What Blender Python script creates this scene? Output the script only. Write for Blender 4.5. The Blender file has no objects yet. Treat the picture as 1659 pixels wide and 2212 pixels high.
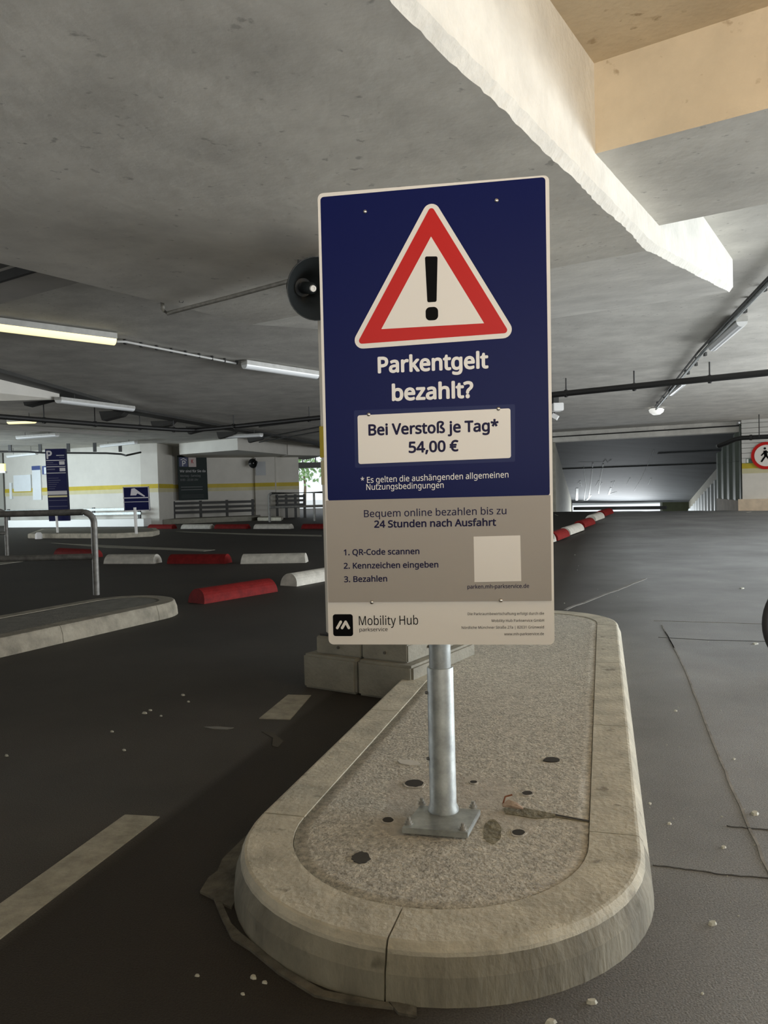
import bpy, bmesh, math, random
from mathutils import Vector, Matrix
random.seed(7)
C = bpy.context.scene.collection
sc = bpy.context.scene
# ------------------------------------------------------------------ camera
F, CX, CY, ROLL, HY = 1660.0, 829.5, 1106.0, 0.0253, 1060.0
TH = math.atan((CY-HY)*math.cos(ROLL)/F)
cd = bpy.data.cameras.new('camera'); cam = bpy.data.objects.new('camera', cd); C.objects.link(cam)
cd.sensor_fit = 'VERTICAL'; cd.sensor_height = 36.0; cd.lens = 36.0*F/2212.0; cd.clip_start = .02; cd.clip_end = 400
cam.matrix_world = Matrix.Translation((0, 0, 1.0)) @ Matrix.Rotation(math.pi/2-TH, 4, 'X') @ Matrix.Rotation(-ROLL, 4, 'Z')
sc.camera = cam
sc.view_settings.view_transform = 'Standard'; sc.view_settings.look = 'None'
sc.view_settings.gamma = 1.0; sc.view_settings.use_curve_mapping = False
sc.view_settings.exposure = -0.5
sc.cycles.max_bounces = 8; sc.cycles.diffuse_bounces = 5; sc.cycles.use_denoising = True
# ------------------------------------------------------------------ sky
w = bpy.data.worlds.new('World'); sc.world = w; w.use_nodes = True
bg = w.node_tree.nodes['Background']; bg.inputs['Color'].default_value = (.88, .95, 1, 1); bg.inputs['Strength'].default_value = 1.6
# ------------------------------------------------------------------ daylight coming in through the open sides, added uplights, and tube lamps
def area(name, loc, target, sx, sy, power, col, spread=180):
    l = bpy.data.lights.new(name, 'AREA'); l.shape = 'RECTANGLE'; l.size = sx; l.size_y = sy
    l.energy = power; l.color = col; l.spread = math.radians(spread)
    o = bpy.data.objects.new(name, l); C.objects.link(o); o.location = loc
    o.rotation_euler = (Vector(target)-Vector(loc)).to_track_quat('-Z', 'Y').to_euler(); return o
area('daylight_right_opening', (9.6, 5.5, 1.30), (0, 5.5, 1.2), 11, 1.9, 900, (.90, .95, 1))
area('ceiling_uplight_right', (11.0, 6, .25), (0, 6, 3.6), 13, 2.5, 1150, (.95, .98, 1))  # added low uplight, stands in for bounce off bright ground
area('daylight_front_opening', (1.5, -6.5, 1.75), (0, 2, 1.7), 6, 1.6, 205, (1, .96, .92))
area('ceiling_uplight_front', (0, -5.5, .8), (0, 3, 5.5), 9, 2.2, 480, (1, .97, .92))  # added uplight behind the camera to lift the ceiling
area('daylight_far_left_opening', (-17.5, 21, 1.35), (-10, 28, 1.5), 6, 2.0, 400, (.80, .93, 1), 100)
area('ceiling_uplight_left', (-17, 11, .25), (-5, 11, 3.6), 18, 2.0, 1150, (.95, .98, 1))  # added uplight for the left ceiling
area('daylight_far_right_opening', (16.5, 14.0, 1.4), (9.5, 21, 1.3), 7, 2.0, 420, (.95, .97, 1))
area('ceiling_uplight_far_right', (17, 14, .25), (6, 16, 3.4), 9, 2.0, 1000, (.97, .98, 1))  # added uplight for the far right ceiling
area('daylight_ramp_mouth', (11.6, 38.6, -1.2), (9.5, 30, 1.2), 3.5, 1.6, 480, (.92, .97, 1))
area('warm_ceiling_lamp', (2.6, .9, 2.30), (2.2, 1.6, 2.75), .5, .3, 26, (1, .66, .34))

# ------------------------------------------------------------------ unprojection on to real planes
def ray(px, py):
    x = (px-CX)/F; y = -(py-CY)/F; c, s = math.cos(ROLL), math.sin(ROLL)
    xr = c*x+s*y; yr = -s*x+c*y
    return Vector((xr, math.cos(TH)+yr*math.sin(TH), -math.sin(TH)+yr*math.cos(TH)))
def P(px, py, z):
    r = ray(px, py); t = (z-1)/r.z; return Vector((r.x*t, r.y*t, z))
def D(px, py, Y):
    r = ray(px, py); t = Y/r.y; return Vector((r.x*t, Y, 1+r.z*t))
BV = Vector((.545, .839, 0)).normalized(); NV = Vector((.839, -.545, 0)).normalized()     # main grid of the car park
AV = Vector((.274, .962, 0)).normalized(); QV = Vector((.962, -.274, 0)).normalized()     # axis of the kerb island
def bn(b, n, z=0): v = BV*b+NV*n; return Vector((v.x, v.y, z))
def aq(a, q, z=0): v = AV*a+QV*q; return Vector((v.x, v.y, z))

# ------------------------------------------------------------------ materials
MATS = {}
def M(name, col, rough=.7, var=0, scale=3.0, bump=0, bscale=60, metal=0, emit=None, estr=0, spots=0, spotcol=(1, 1, 1), spec=.5, stretch=None, col2=None):
    if name in MATS: return MATS[name]
    m = bpy.data.materials.new(name); m.use_nodes = True; nt = m.node_tree; N = nt.nodes; L = nt.links
    b = N['Principled BSDF']; b.inputs['Base Color'].default_value = (*col, 1); b.inputs['Roughness'].default_value = rough
    b.inputs['Metallic'].default_value = metal; b.inputs['Specular IOR Level'].default_value = spec
    if emit: b.inputs['Emission Color'].default_value = (*emit, 1); b.inputs['Emission Strength'].default_value = estr
    geo = N.new('ShaderNodeNewGeometry'); mp = N.new('ShaderNodeMapping'); L.new(geo.outputs['Position'], mp.inputs['Vector'])
    if stretch: mp.inputs['Scale'].default_value = stretch
    out = None
    if var:
        n = N.new('ShaderNodeTexNoise'); n.inputs['Scale'].default_value = scale; n.inputs['Detail'].default_value = 8; n.inputs['Roughness'].default_value = .62
        L.new(mp.outputs[0], n.inputs['Vector'])
        r = N.new('ShaderNodeValToRGB'); r.color_ramp.elements[0].position = .32; r.color_ramp.elements[1].position = .68
        lo = tuple(c*(1-var) for c in col) if col2 is None else col2
        r.color_ramp.elements[0].color = (*lo, 1); r.color_ramp.elements[1].color = (*[min(1, c*(1+var*.6)) for c in col], 1)
        L.new(n.outputs['Fac'], r.inputs['Fac']); out = r.outputs['Color']
    if spots:
        n2 = N.new('ShaderNodeTexNoise'); n2.inputs['Scale'].default_value = spots; n2.inputs['Detail'].default_value = 3
        L.new(geo.outputs['Position'], n2.inputs['Vector'])
        r2 = N.new('ShaderNodeValToRGB'); r2.color_ramp.elements[0].position = .66; r2.color_ramp.elements[1].position = .74
        r2.color_ramp.elements[0].color = (0, 0, 0, 1); r2.color_ramp.elements[1].color = (1, 1, 1, 1)
        L.new(n2.outputs['Fac'], r2.inputs['Fac'])
        mx = N.new('ShaderNodeMix'); mx.data_type = 'RGBA'; L.new(r2.outputs['Color'], mx.inputs['Factor'])
        if out: L.new(out, mx.inputs[6])
        else: mx.inputs[6].default_value = (*col, 1)
        mx.inputs[7].default_value = (*spotcol, 1); out = mx.outputs[2]
    if out: L.new(out, b.inputs['Base Color'])
    if bump:
        nb = N.new('ShaderNodeTexNoise'); nb.inputs['Scale'].default_value = bscale; nb.inputs['Detail'].default_value = 6
        L.new(mp.outputs[0] if stretch else geo.outputs['Position'], nb.inputs['Vector'])
        bp = N.new('ShaderNodeBump'); bp.inputs['Strength'].default_value = bump; bp.inputs['Distance'].default_value = .01
        L.new(nb.outputs['Fac'], bp.inputs['Height']); L.new(bp.outputs[0], b.inputs['Normal'])
    MATS[name] = m; return m

def asphalt():
    m = M('asphalt', (.062, .057, .050), .66, var=.30, scale=.8, bump=.3, bscale=240, spec=.4)
    nt = m.node_tree; N = nt.nodes; L = nt.links; b = N['Principled BSDF']
    src = b.inputs['Base Color'].links[0].from_socket
    geo = [n for n in N if n.type == 'NEW_GEOMETRY'][0]
    g = N.new('ShaderNodeTexNoise'); g.inputs['Scale'].default_value = 230; g.inputs['Detail'].default_value = 2; L.new(geo.outputs['Position'], g.inputs['Vector'])
    r = N.new('ShaderNodeValToRGB'); r.color_ramp.elements[0].position = .3; r.color_ramp.elements[1].position = .75
    r.color_ramp.elements[0].color = (.72, .72, .72, 1); r.color_ramp.elements[1].color = (1.5, 1.5, 1.5, 1); L.new(g.outputs['Fac'], r.inputs['Fac'])
    mx = N.new('ShaderNodeMix'); mx.data_type = 'RGBA'; mx.blend_type = 'MULTIPLY'; mx.inputs['Factor'].default_value = 1
    L.new(src, mx.inputs[6]); L.new(r.outputs['Color'], mx.inputs[7])
    # right lane's daylight and the left lane's shade painted into the asphalt colour
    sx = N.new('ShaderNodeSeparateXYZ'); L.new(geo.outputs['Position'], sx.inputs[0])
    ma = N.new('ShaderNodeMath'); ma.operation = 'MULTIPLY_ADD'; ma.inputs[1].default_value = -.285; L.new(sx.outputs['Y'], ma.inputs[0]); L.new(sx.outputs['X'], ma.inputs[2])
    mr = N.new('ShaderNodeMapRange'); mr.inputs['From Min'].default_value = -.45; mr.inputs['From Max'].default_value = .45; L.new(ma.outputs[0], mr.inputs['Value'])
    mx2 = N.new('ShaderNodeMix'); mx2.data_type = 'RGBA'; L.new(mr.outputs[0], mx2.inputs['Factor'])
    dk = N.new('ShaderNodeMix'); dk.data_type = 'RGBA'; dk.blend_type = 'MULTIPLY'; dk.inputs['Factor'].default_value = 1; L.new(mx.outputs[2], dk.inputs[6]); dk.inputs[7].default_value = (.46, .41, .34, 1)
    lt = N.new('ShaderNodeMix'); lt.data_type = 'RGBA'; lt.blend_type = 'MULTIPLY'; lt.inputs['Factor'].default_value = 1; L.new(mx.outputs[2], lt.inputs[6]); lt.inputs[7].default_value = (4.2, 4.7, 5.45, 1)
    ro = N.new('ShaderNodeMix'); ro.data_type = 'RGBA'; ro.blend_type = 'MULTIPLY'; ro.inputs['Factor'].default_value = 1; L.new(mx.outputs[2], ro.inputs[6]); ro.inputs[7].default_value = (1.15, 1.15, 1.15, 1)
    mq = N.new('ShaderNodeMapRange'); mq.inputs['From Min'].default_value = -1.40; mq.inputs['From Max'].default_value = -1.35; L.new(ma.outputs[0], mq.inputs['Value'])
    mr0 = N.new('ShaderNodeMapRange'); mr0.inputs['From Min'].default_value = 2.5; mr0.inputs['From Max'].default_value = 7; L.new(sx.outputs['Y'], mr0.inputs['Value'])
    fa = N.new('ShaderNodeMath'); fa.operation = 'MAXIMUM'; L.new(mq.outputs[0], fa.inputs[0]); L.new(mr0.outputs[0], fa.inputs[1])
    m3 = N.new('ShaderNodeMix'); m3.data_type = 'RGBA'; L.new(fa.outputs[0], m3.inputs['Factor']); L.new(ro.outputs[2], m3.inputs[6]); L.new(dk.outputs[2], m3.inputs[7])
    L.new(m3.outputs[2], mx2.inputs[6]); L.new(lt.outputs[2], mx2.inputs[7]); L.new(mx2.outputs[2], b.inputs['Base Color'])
    return m
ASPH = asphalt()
CEIL = M('painted_concrete', (.62, .60, .545), .85, var=.19, scale=2.2, bump=.25, bscale=14, spots=22, spotcol=(.40, .385, .35))
FASC = M('rough_white_concrete', (.66, .65, .59), .9, var=.12, scale=5, bump=.6, bscale=30)
TAN = M('warm_lit_concrete', (.62, .52, .37), .9, var=.12, scale=3, bump=.35, bscale=25, spots=16, spotcol=(.40, .31, .20))  # warm lamp glow partly put into the coffer's concrete colour
KERB = M('kerb_concrete', (.49, .46, .37), .85, var=.28, scale=9, bump=.4, bscale=70, spots=14, spotcol=(.25, .23, .18))
AGG = M('washed_aggregate', (.50, .47, .395), .9, var=.42, scale=60, bump=.9, bscale=110, spots=95, spotcol=(.20, .18, .14))
KERBF = M('dark_kerb_face', (.25, .235, .185), .85, var=.42, scale=7, bump=.4, bscale=70, spots=12, spotcol=(.12, .11, .08), stretch=(1, 1, .35))  # darker kerb tone for the front faces of the near ends
PLINTH = M('plinth_concrete', (.25, .24, .195), .85, var=.2, scale=6, bump=.4, bscale=60)
WALLM = M('cream_wall_paint', (.66, .64, .58), .8, var=.06, scale=2)
YEL = M('yellow_stripe_paint', (.55, .42, .03), .6, var=.1, scale=4)
YEL2 = M('faded_yellow_paint', (.60, .55, .33), .7, var=.08, scale=4)
STEEL = M('galvanised_steel', (.37, .395, .385), .48, var=.30, scale=22, metal=.6, bump=.05)
GREYM = M('dark_tube_paint', (.13, .125, .11), .45, var=.3, scale=30, metal=.3)
BLACK = M('black_pipe', (.018, .018, .017), .5)
DARK = M('dark_steel', (.045, .045, .042), .6, var=.2)
WHITE = M('white_enamel', (.78, .77, .73), .4)
DIFF = M('lamp_diffuser', (.82, .84, .84), .3)
BLUE = M('sign_blue', (.0035, .0075, .072), .38, spec=.10)
SWH = M('sign_white', (.80, .755, .68), .4)
SRED = M('sign_red', (.55, .018, .015), .4, spec=.16)
SBLK = M('sign_black', (.004, .004, .004), .5, spec=.05)
SGREY = M('sign_grey', (.385, .35, .305), .42, spec=.16)
INK = M('sign_navy_ink', (.010, .008, .045), .5, spec=.16)
WTXT = M('sign_white_print', (.86, .83, .78), .45)
RED = M('red_kerb_paint', (.17, .010, .009), .7, spec=.15, var=.3, scale=16, bump=.3)
WKB = M('white_kerb_paint', (.50, .48, .42), .65, var=.22, scale=12, bump=.3)
LINE = M('road_marking_paint', (.36, .345, .28), .75, var=.3, scale=16, bump=.4, bscale=90)
CORR = M('corrugated_sheet', (.17, .20, .165), .5, var=.25, scale=3, stretch=(3, 3, .6))
RUBBER = M('rubber', (.02, .02, .022), .7)
CHROME = M('screw_steel', (.6, .57, .52), .25, metal=1)
GLOW = M('lit_tube', (1, .9, .6), .5, emit=(1, .85, .45), estr=1.5)
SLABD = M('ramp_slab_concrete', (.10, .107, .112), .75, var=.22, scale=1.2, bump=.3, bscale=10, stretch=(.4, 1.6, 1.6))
SCRATCH = M('scrape_mark', (.75, .77, .77), .8)

# ------------------------------------------------------------------ mesh helpers (all coordinates are world coordinates)
def root_off(o):
    v = Vector((0, 0, 0))
    while o: v += o.location; o = o.parent
    return v
def obj(name, verts, faces, m, parent=None, smooth=False, mats=None, fm=None):
    me = bpy.data.meshes.new(name); off = root_off(parent) if parent else Vector((0, 0, 0))
    me.from_pydata([tuple(Vector(v)-off) for v in verts], [], faces)
    for mm in (mats or [m]): me.materials.append(mm)
    if fm:
        for p, i in zip(me.polygons, fm): p.material_index = i
    if smooth:
        for p in me.polygons: p.use_smooth = True
    me.update(); bm = bmesh.new(); bm.from_mesh(me); bmesh.ops.recalc_face_normals(bm, faces=bm.faces); bm.to_mesh(me); bm.free()
    o = bpy.data.objects.new(name, me); C.objects.link(o)
    if parent: o.parent = parent
    return o
def thing(name, label, cat, loc, group=None):
    o = bpy.data.objects.new(name, None); C.objects.link(o); o.location = loc; o.empty_display_size = .1
    return tag(o, label, cat, group)
def tag(o, label, cat, group=None):
    o['label'] = label; o['category'] = cat
    if group: o['group'] = group
    return o
def struct(o): o['kind'] = 'structure'; return o
class MB:
    def __init__(s): s.v = []; s.f = []; s.m = []
    def add(s, v, f, mi=0):
        k = len(s.v); s.v += [Vector(x) for x in v]; s.f += [[i+k for i in q] for q in f]; s.m += [mi]*len(f)
    def box(s, c, sz, ax=None, mi=0):
        X, Y, Z = ax or (Vector((1, 0, 0)), Vector((0, 1, 0)), Vector((0, 0, 1))); c = Vector(c); h = [x/2 for x in sz]
        v = [c+X*a*h[0]+Y*b*h[1]+Z*d*h[2] for a in (-1, 1) for b in (-1, 1) for d in (-1, 1)]
        s.add(v, [(0, 1, 3, 2), (4, 6, 7, 5), (0, 4, 5, 1), (2, 3, 7, 6), (0, 2, 6, 4), (1, 5, 7, 3)], mi); return s
    def prism(s, pts, z0, z1, mi=0):      # footprint polygon; z0/z1 number or list
        n = len(pts); z0 = [z0]*n if not isinstance(z0, (list, tuple)) else z0; z1 = [z1]*n if not isinstance(z1, (list, tuple)) else z1
        v = [(p[0], p[1], z) for p, z in zip(pts, z0)]+[(p[0], p[1], z) for p, z in zip(pts, z1)]
        s.add(v, [list(range(n))[::-1], list(range(n, 2*n))]+[(i, (i+1) % n, (i+1) % n+n, i+n) for i in range(n)], mi); return s
    def tube(s, pts, r, n=12, mi=0, caps=True, radii=None):
        pts = [Vector(p) for p in pts]; rings = []
        t0 = (pts[1]-pts[0]).normalized(); ref = Vector((0, 0, 1)) if abs(t0.z) < .9 else Vector((1, 0, 0))
        for i, p in enumerate(pts):
            t = (pts[min(i+1, len(pts)-1)]-pts[max(i-1, 0)]).normalized(); a = t.cross(ref).normalized(); b = t.cross(a)
            rr = radii[i] if radii else r
            rings.append([p+(a*math.cos(2*math.pi*k/n)+b*math.sin(2*math.pi*k/n))*rr for k in range(n)])
        v = [x for q in rings for x in q]; f = []
        for i in range(len(pts)-1):
            for k in range(n): f.append((i*n+k, i*n+(k+1) % n, (i+1)*n+(k+1) % n, (i+1)*n+k))
        if caps: f += [list(range(n)), list(range((len(pts)-1)*n, len(pts)*n))]
        s.add(v, f, mi); return s
    def lathe(s, prof, o, ax, n=32, mi=0):     # prof: (radius, along)
        ax = Vector(ax).normalized(); ref = Vector((0, 0, 1)) if abs(ax.z) < .9 else Vector((1, 0, 0)); a = ax.cross(ref).normalized(); b = ax.cross(a); o = Vector(o)
        v = []; f = []
        for r, t in prof: v += [o+ax*t+(a*math.cos(2*math.pi*k/n)+b*math.sin(2*math.pi*k/n))*max(r, 1e-4) for k in range(n)]
        for i in range(len(prof)-1):
            for k in range(n): f.append((i*n+k, i*n+(k+1) % n, (i+1)*n+(k+1) % n, (i+1)*n+k))
        s.add(v, f, mi); return s
    def make(s, name, m, parent=None, smooth=False, bevel=0, mats=None):
        o = obj(name, s.v, s.f, m, parent, smooth, mats, s.m if mats else None)
        if bevel:
            bm = bmesh.new(); bm.from_mesh(o.data); bmesh.ops.bevel(bm, geom=[e for e in bm.edges if e.calc_face_angle(0) > .5], offset=bevel, segments=2, affect='EDGES'); bm.to_mesh(o.data); bm.free()
        if smooth:
            try: o.data.set_sharp_from_angle(angle=math.radians(40))
            except Exception: pass
        return o
def arc(c, r, a0, a1, n, X=Vector((1, 0, 0)), Y=Vector((0, 0, 1))):
    return [Vector(c)+X*r*math.cos(a0+(a1-a0)*i/n)+Y*r*math.sin(a0+(a1-a0)*i/n) for i in range(n+1)]

# ================================================================== THE SETTING
# ---- ground
CREST0, CREST1 = Vector((5.6, 25.3, 0)), Vector((10.3, 22.2, 0))
cn = Vector((.551, .835, 0))
def sst(t): t = max(0, min(1, t)); return t*t*(3-2*t)
def gz(x, y):
    z = .17*sst((y-12)/9)*sst((x-2.5)/3)
    d = (Vector((x, y, 0))-CREST0).dot(cn)
    if d > 0: z -= .26*max(0, d-.2)*sst((x-.22*y+.8)/.6)
    return z
xs = [-26+.5*i for i in range(98)]; ys = [-12+.5*i for i in range(122)]
v = [(x, y, gz(x, y)) for y in ys for x in xs]; nx = len(xs)
f = [(j*nx+i, j*nx+i+1, (j+1)*nx+i+1, (j+1)*nx+i) for j in range(len(ys)-1) for i in range(nx-1)]
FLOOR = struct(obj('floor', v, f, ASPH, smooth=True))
def decal(name, poly, m, z=.004, th=.004, parent=FLOOR):
    b = MB(); b.prism([(p.x, p.y) for p in poly], [gz(p.x, p.y)-.002 for p in poly], [gz(p.x, p.y)+z for p in poly]); return b.make(name, m, parent)
def dpx(name, pts, m, z=.004): return decal(name, [P(x, y, 0) for x, y in pts], m, z)
# road markings
mk = [[(-260, 2140), (0, 1955), (270, 1762), (345, 1766), (0, 2030), (-250, 2225)], [(560, 1553), (622, 1502), (672, 1503), (627, 1555)],
      [(110, 1173), (300, 1181), (465, 1188), (440, 1191), (230, 1183)], [(378, 1148), (560, 1153), (695, 1156), (695, 1159), (560, 1156), (400, 1150)],
      [(-60, 1210), (50, 1213), (0, 1220), (-60, 1222)], [(1198, 1123), (1262, 1112), (1268, 1114), (1205, 1126)],
      [(1338, 1120), (1345, 1106), (1362, 1106), (1356, 1118)]]
for q in mk: dpx('road_marking', q, LINE)
def zpatch(name, pts, m, zz, dz=.004):
    poly = [P(x, y, zz) for x, y in pts]; return decal(name, poly, m, dz)
zpatch('road_marking', [(1612, 1108), (1622, 1107), (1700, 1128), (1690, 1133)], M('bright_marking', (.55, .55, .52), .7), .15)
# joints and cracks in the road slab on the right
JNT = M('joint_filler', (.09, .09, .09), .8, var=.3, scale=20)
JNL = M('worn_joint_filler', (.26, .25, .23), .8, var=.4, scale=12)
def strip(name, pts, wd, m, jit=0):
    c = [P(x, y, 0) for x, y in pts]; q = []
    for i in range(len(c)-1):
        for k in range(6): q.append(c[i].lerp(c[i+1], k/6))
    q.append(c[-1]); L, R = [], []
    for i, p in enumerate(q):
        t = (q[min(i+1, len(q)-1)]-q[max(i-1, 0)]).normalized(); n = Vector((-t.y, t.x, 0)); j = n*random.uniform(-jit, jit)
        L.append(p+j+n*wd/2); R.append(p+j-n*wd/2)
    n = len(q); vv = [(p.x, p.y, gz(p.x, p.y)+.0025) for p in L+R]+[(p.x, p.y, gz(p.x, p.y)-.002) for p in L+R]; ff = []
    for i in range(n-1):
        ff += [(i, i+1, n+i+1, n+i), (2*n+i, 2*n+i+1, i+1, i), (n+i, n+i+1, 3*n+i+1, 3*n+i)]
    return obj(name, vv, ff, m, FLOOR)
strip('slab_joint', [(1430, 1350), (1480, 1445), (1560, 1650), (1610, 1770), (1700, 1970)], .008, JNL, .003)
strip('slab_joint', [(1437, 1365), (1456, 1400)], .008, JNT, .002)
strip('slab_joint', [(1422, 1377), (1460, 1379), (1530, 1383), (1659, 1386)], .006, JNT, .003)
strip('slab_joint', [(1412, 1341), (1520, 1344), (1650, 1348)], .006, JNL, .003)
strip('slab_joint', [(1410, 1870), (1480, 1878), (1560, 1890), (1680, 1898)], .003, JNT, .003)
strip('slab_joint', [(1570, 1785), (1620, 1790), (1690, 1797)], .004, JNT, .003)
strip('slab_joint', [(1220, 1318), (1290, 1290), (1350, 1268), (1395, 1250)], .03, JNL, .01)
# spilt mortar along the foot of the island
MORT = M('spilt_mortar', (.12, .11, .085), .9, var=.5, scale=20, bump=.6)
dpx('mortar_spill', [(432, 1930), (450, 1900), (470, 1885), (480, 1860), (500, 1840), (530, 1810), (545, 1830), (520, 1930), (500, 1965), (478, 1955), (462, 1945)], MORT, .006)
dpx('mortar_spill', [(462, 1945), (480, 1955), (500, 2000), (520, 2020), (570, 2060), (620, 2100), (700, 2145), (840, 2172), (850, 2182), (760, 2172), (680, 2155), (600, 2105), (540, 2055), (500, 2030), (478, 1985)], MORT, .006)
dpx('mortar_spill', [(838, 2165), (900, 2180), (900, 2200), (860, 2192)], MORT, .005)
dpx('chalk_smear', [(440, 1571), (470, 1570), (505, 1573), (490, 1576), (460, 1575)], M('chalk', (.2, .2, .19), .9), .0025)
dpx('chalk_smear', [(565, 1581), (590, 1583), (612, 1602), (600, 1615), (588, 1612), (590, 1595)], M('dull_smear', (.07, .063, .05), .9), .0025)

# ---- ceiling slab: near slab with its left edge along the expansion joint, higher slab beyond it
J = [P(-300, 690, 2.75), P(0, 797, 2.75), P(300, 885, 2.75), P(550, 930, 2.75), P(690, 955, 2.75)]
poly = [(-5.9, -12)]+[(p.x, p.y) for p in J]+[(-1.2, 40), (24, 40), (24, -12)]
CEILING = struct(MB().prism(poly, 2.75, 3.05).make('ceiling', CEIL))
struct(MB().prism([(-26, -12), (-26, 37), (-1.0, 37), (-1.0, -12)], 2.86, 3.2).make('ceiling_far', CEIL))
# beams along the grid (downstands), fascia with a rough lower arris
def rough_beam():
    n0, n1, zb = -3.74, -.98, 2.2; b0, b1, b2 = -7.0, 4.1, 6.64; ze = 2.5; ch = .028
    st = []; b = b0
    while b < b1-.01: st.append(b); b += .035
    st.append(b1); b = b1+.035
    while b < b2-.01: st.append(b); b += .035
    st.append(b2)
    vv = []
    for b in st:
        z = zb if b <= b1 else zb+(ze-zb)*(b-b1)/(b2-b1)
        j = random.uniform(-.004, .004)+.004*math.sin(b*9); k = random.uniform(-.003, .003)
        for n, zz in ((n0, 2.76), (n0, z), (n1-ch+j, z), (n1+k*.3, z+ch*1.3+k), (n1, 2.76)): vv.append(bn(b, n, zz))
    ff = []; fm = []
    for i in range(len(st)-1):
        for k, mi in ((0, 0), (1, 0), (2, 1), (3, 1)):
            ff.append((i*5+k, i*5+k+1, (i+1)*5+k+1, (i+1)*5+k)); fm.append(mi)
    ff += [(0, 1, 2, 3, 4), tuple((len(st)-1)*5+k for k in range(5))]; fm += [0, 0]
    return struct(obj('trim_1', vv, ff, CEIL, mats=[CEIL, FASC], fm=fm))
rough_beam()
def slab(name, quad, z0, z1, m, mats=None, fm=None):
    b = MB(); b.prism([(p[0], p[1]) for p in quad], z0, z1); o = obj(name, b.v, b.f, m, mats=mats, fm=fm); return struct(o)
# cross beam to the right: near face tan, soffit grey;   faces: bottom, top, side0..3
q = [bn(3.17, -.98), bn(3.17, 9), bn(4.24, 9), bn(4.24, -.98)]
slab('trim_2', q, 2.36, 2.76, CEIL, mats=[CEIL, TAN], fm=[0, 0, 1, 0, 0, 0])
# coffer ceiling above the camera, warm light put into its tan
slab('trim_3', [bn(-4, -.98), bn(-4, 9), bn(3.17, 9), bn(3.17, -.98)], 2.725, 2.76, TAN)
# cross beam to the left with its coffer, their shade put into darker concrete
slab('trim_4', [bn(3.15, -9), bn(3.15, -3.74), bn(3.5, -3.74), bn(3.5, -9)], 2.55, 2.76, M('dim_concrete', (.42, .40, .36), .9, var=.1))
MB().prism([bn(3.13, -9).xy, bn(3.13, -3.74).xy, bn(3.16, -3.74).xy, bn(3.16, -9).xy], 2.545, 2.61).make('shade_strip', DARK, bpy.data.objects['trim_4'])  # dark strip painting the shade on the beam's near face
slab('trim_5', [bn(-4, -9), bn(-4, -3.74), bn(3.15, -3.74), bn(3.15, -9)], 2.64, 2.76, M('shaded_concrete', (.26, .26, .245), .9, var=.1))  # shade of the recess carried by a darker concrete colour
# white haunched beam of the next bay, far left
A0 = P(128, 844, 2.75); A1 = P(0, 812, 2.75); dv = (A1-A0).normalized(); A2 = A1+dv*5
o = MB(); o.prism([(A0.x, A0.y), (A1.x, A1.y), (A2.x, A2.y), (A2.x-3, A2.y-.3), (A0.x-3, A0.y+.9)], [2.61, 2.40, 2.2, 2.2, 2.61], 2.86); struct(o.make('trim_6', WALLM))
# column head far behind: two fascias meeting at a corner
H0, H1, H2 = D(387, 965, 27.4), D(513, 954, 25.5), D(620, 962, 29.5); H3 = D(700, 962, 31.0)
o = MB(); o.prism([(H0.x, H0.y), (H1.x, H1.y), (H2.x, H2.y), (H2.x-1.5, H2.y+3), (H0.x-.5, H0.y+4)], 2.47, 2.90); struct(o.make('trim_7', WALLM))
o = MB(); o.prism([(H2.x+.02, H2.y), (H3.x, H3.y-.2), (H3.x-1, H3.y+3), (H2.x-.8, H2.y+3)], 2.46, 2.90); struct(o.make('trim_8', WALLM))

# ---- far walls, stripe built as a thin paint coat
def wall(name, pts, z0, z1, th=.25, stripe=(1.29, 1.44), pale=(1.15, 1.29), m=WALLM):
    p0, p1 = Vector(pts[0]), Vector(pts[1]); t = (p1-p0).normalized(); n = Vector((-t.y, t.x)); 
    if n.dot(p0) < 0: n = -n
    q = [p0, p1, p1+n*th, p0+n*th]; o = struct(MB().prism(q, z0, z1).make(name, m))
    for (a, b), mm in ((stripe, YEL), (pale, YEL2)):
        e = .012; MB().prism([p0-n*e, p1-n*e, p1+n*.01, p0+n*.01], a, b).make('painted_stripe', mm, o)
    return o
WL0, WL1 = (-14.9, 30.3), (-8.47, 27.0)
wl = wall('wall_far_left', (WL0, WL1), -.02, 2.86)
wall('wall_pier', ((-8.47, 26.9), (-7.87, 26.9)), 0, 2.86, .5)
wall('wall_pier_return', ((-7.86, 26.95), (-7.82, 28.6)), 0, 2.86, .1)
wall('wall_recess', ((-9.4, 29.15), (-5.1, 31.1)), 0, 2.86)
wall('wall_pilaster', ((-5.15, 30.9), (-4.35, 30.9)), 0, 2.86, .5)
wall('wall_window_side', ((-4.35, 31.3), (-3.45, 31.5)), 0, 2.86)
# left end of the bright wall: door niche
struct(MB().prism([(-16.2, 29.6), (-14.95, 30.25), (-15.1, 30.9), (-16.6, 30.3)], 0, 2.86).make('wall_left_end', M('grey_wall_paint', (.42, .42, .38), .8)))
struct(MB().box((-25.8, 12, 1.4), (.3, 48, 3)).make('wall_left', WALLM))
struct(MB().box((-9, -12.2, 1.4), (34, .3, 3)).make('wall_back', WALLM))
struct(MB().prism([(-4.5, -1.9), (2.6, -1.9), (2.6, -1.65), (-4.5, -1.65)], 0, 1.02).make('wall_light_block', WALLM))  # added unseen wall, keeps front light off the low faces
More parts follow.
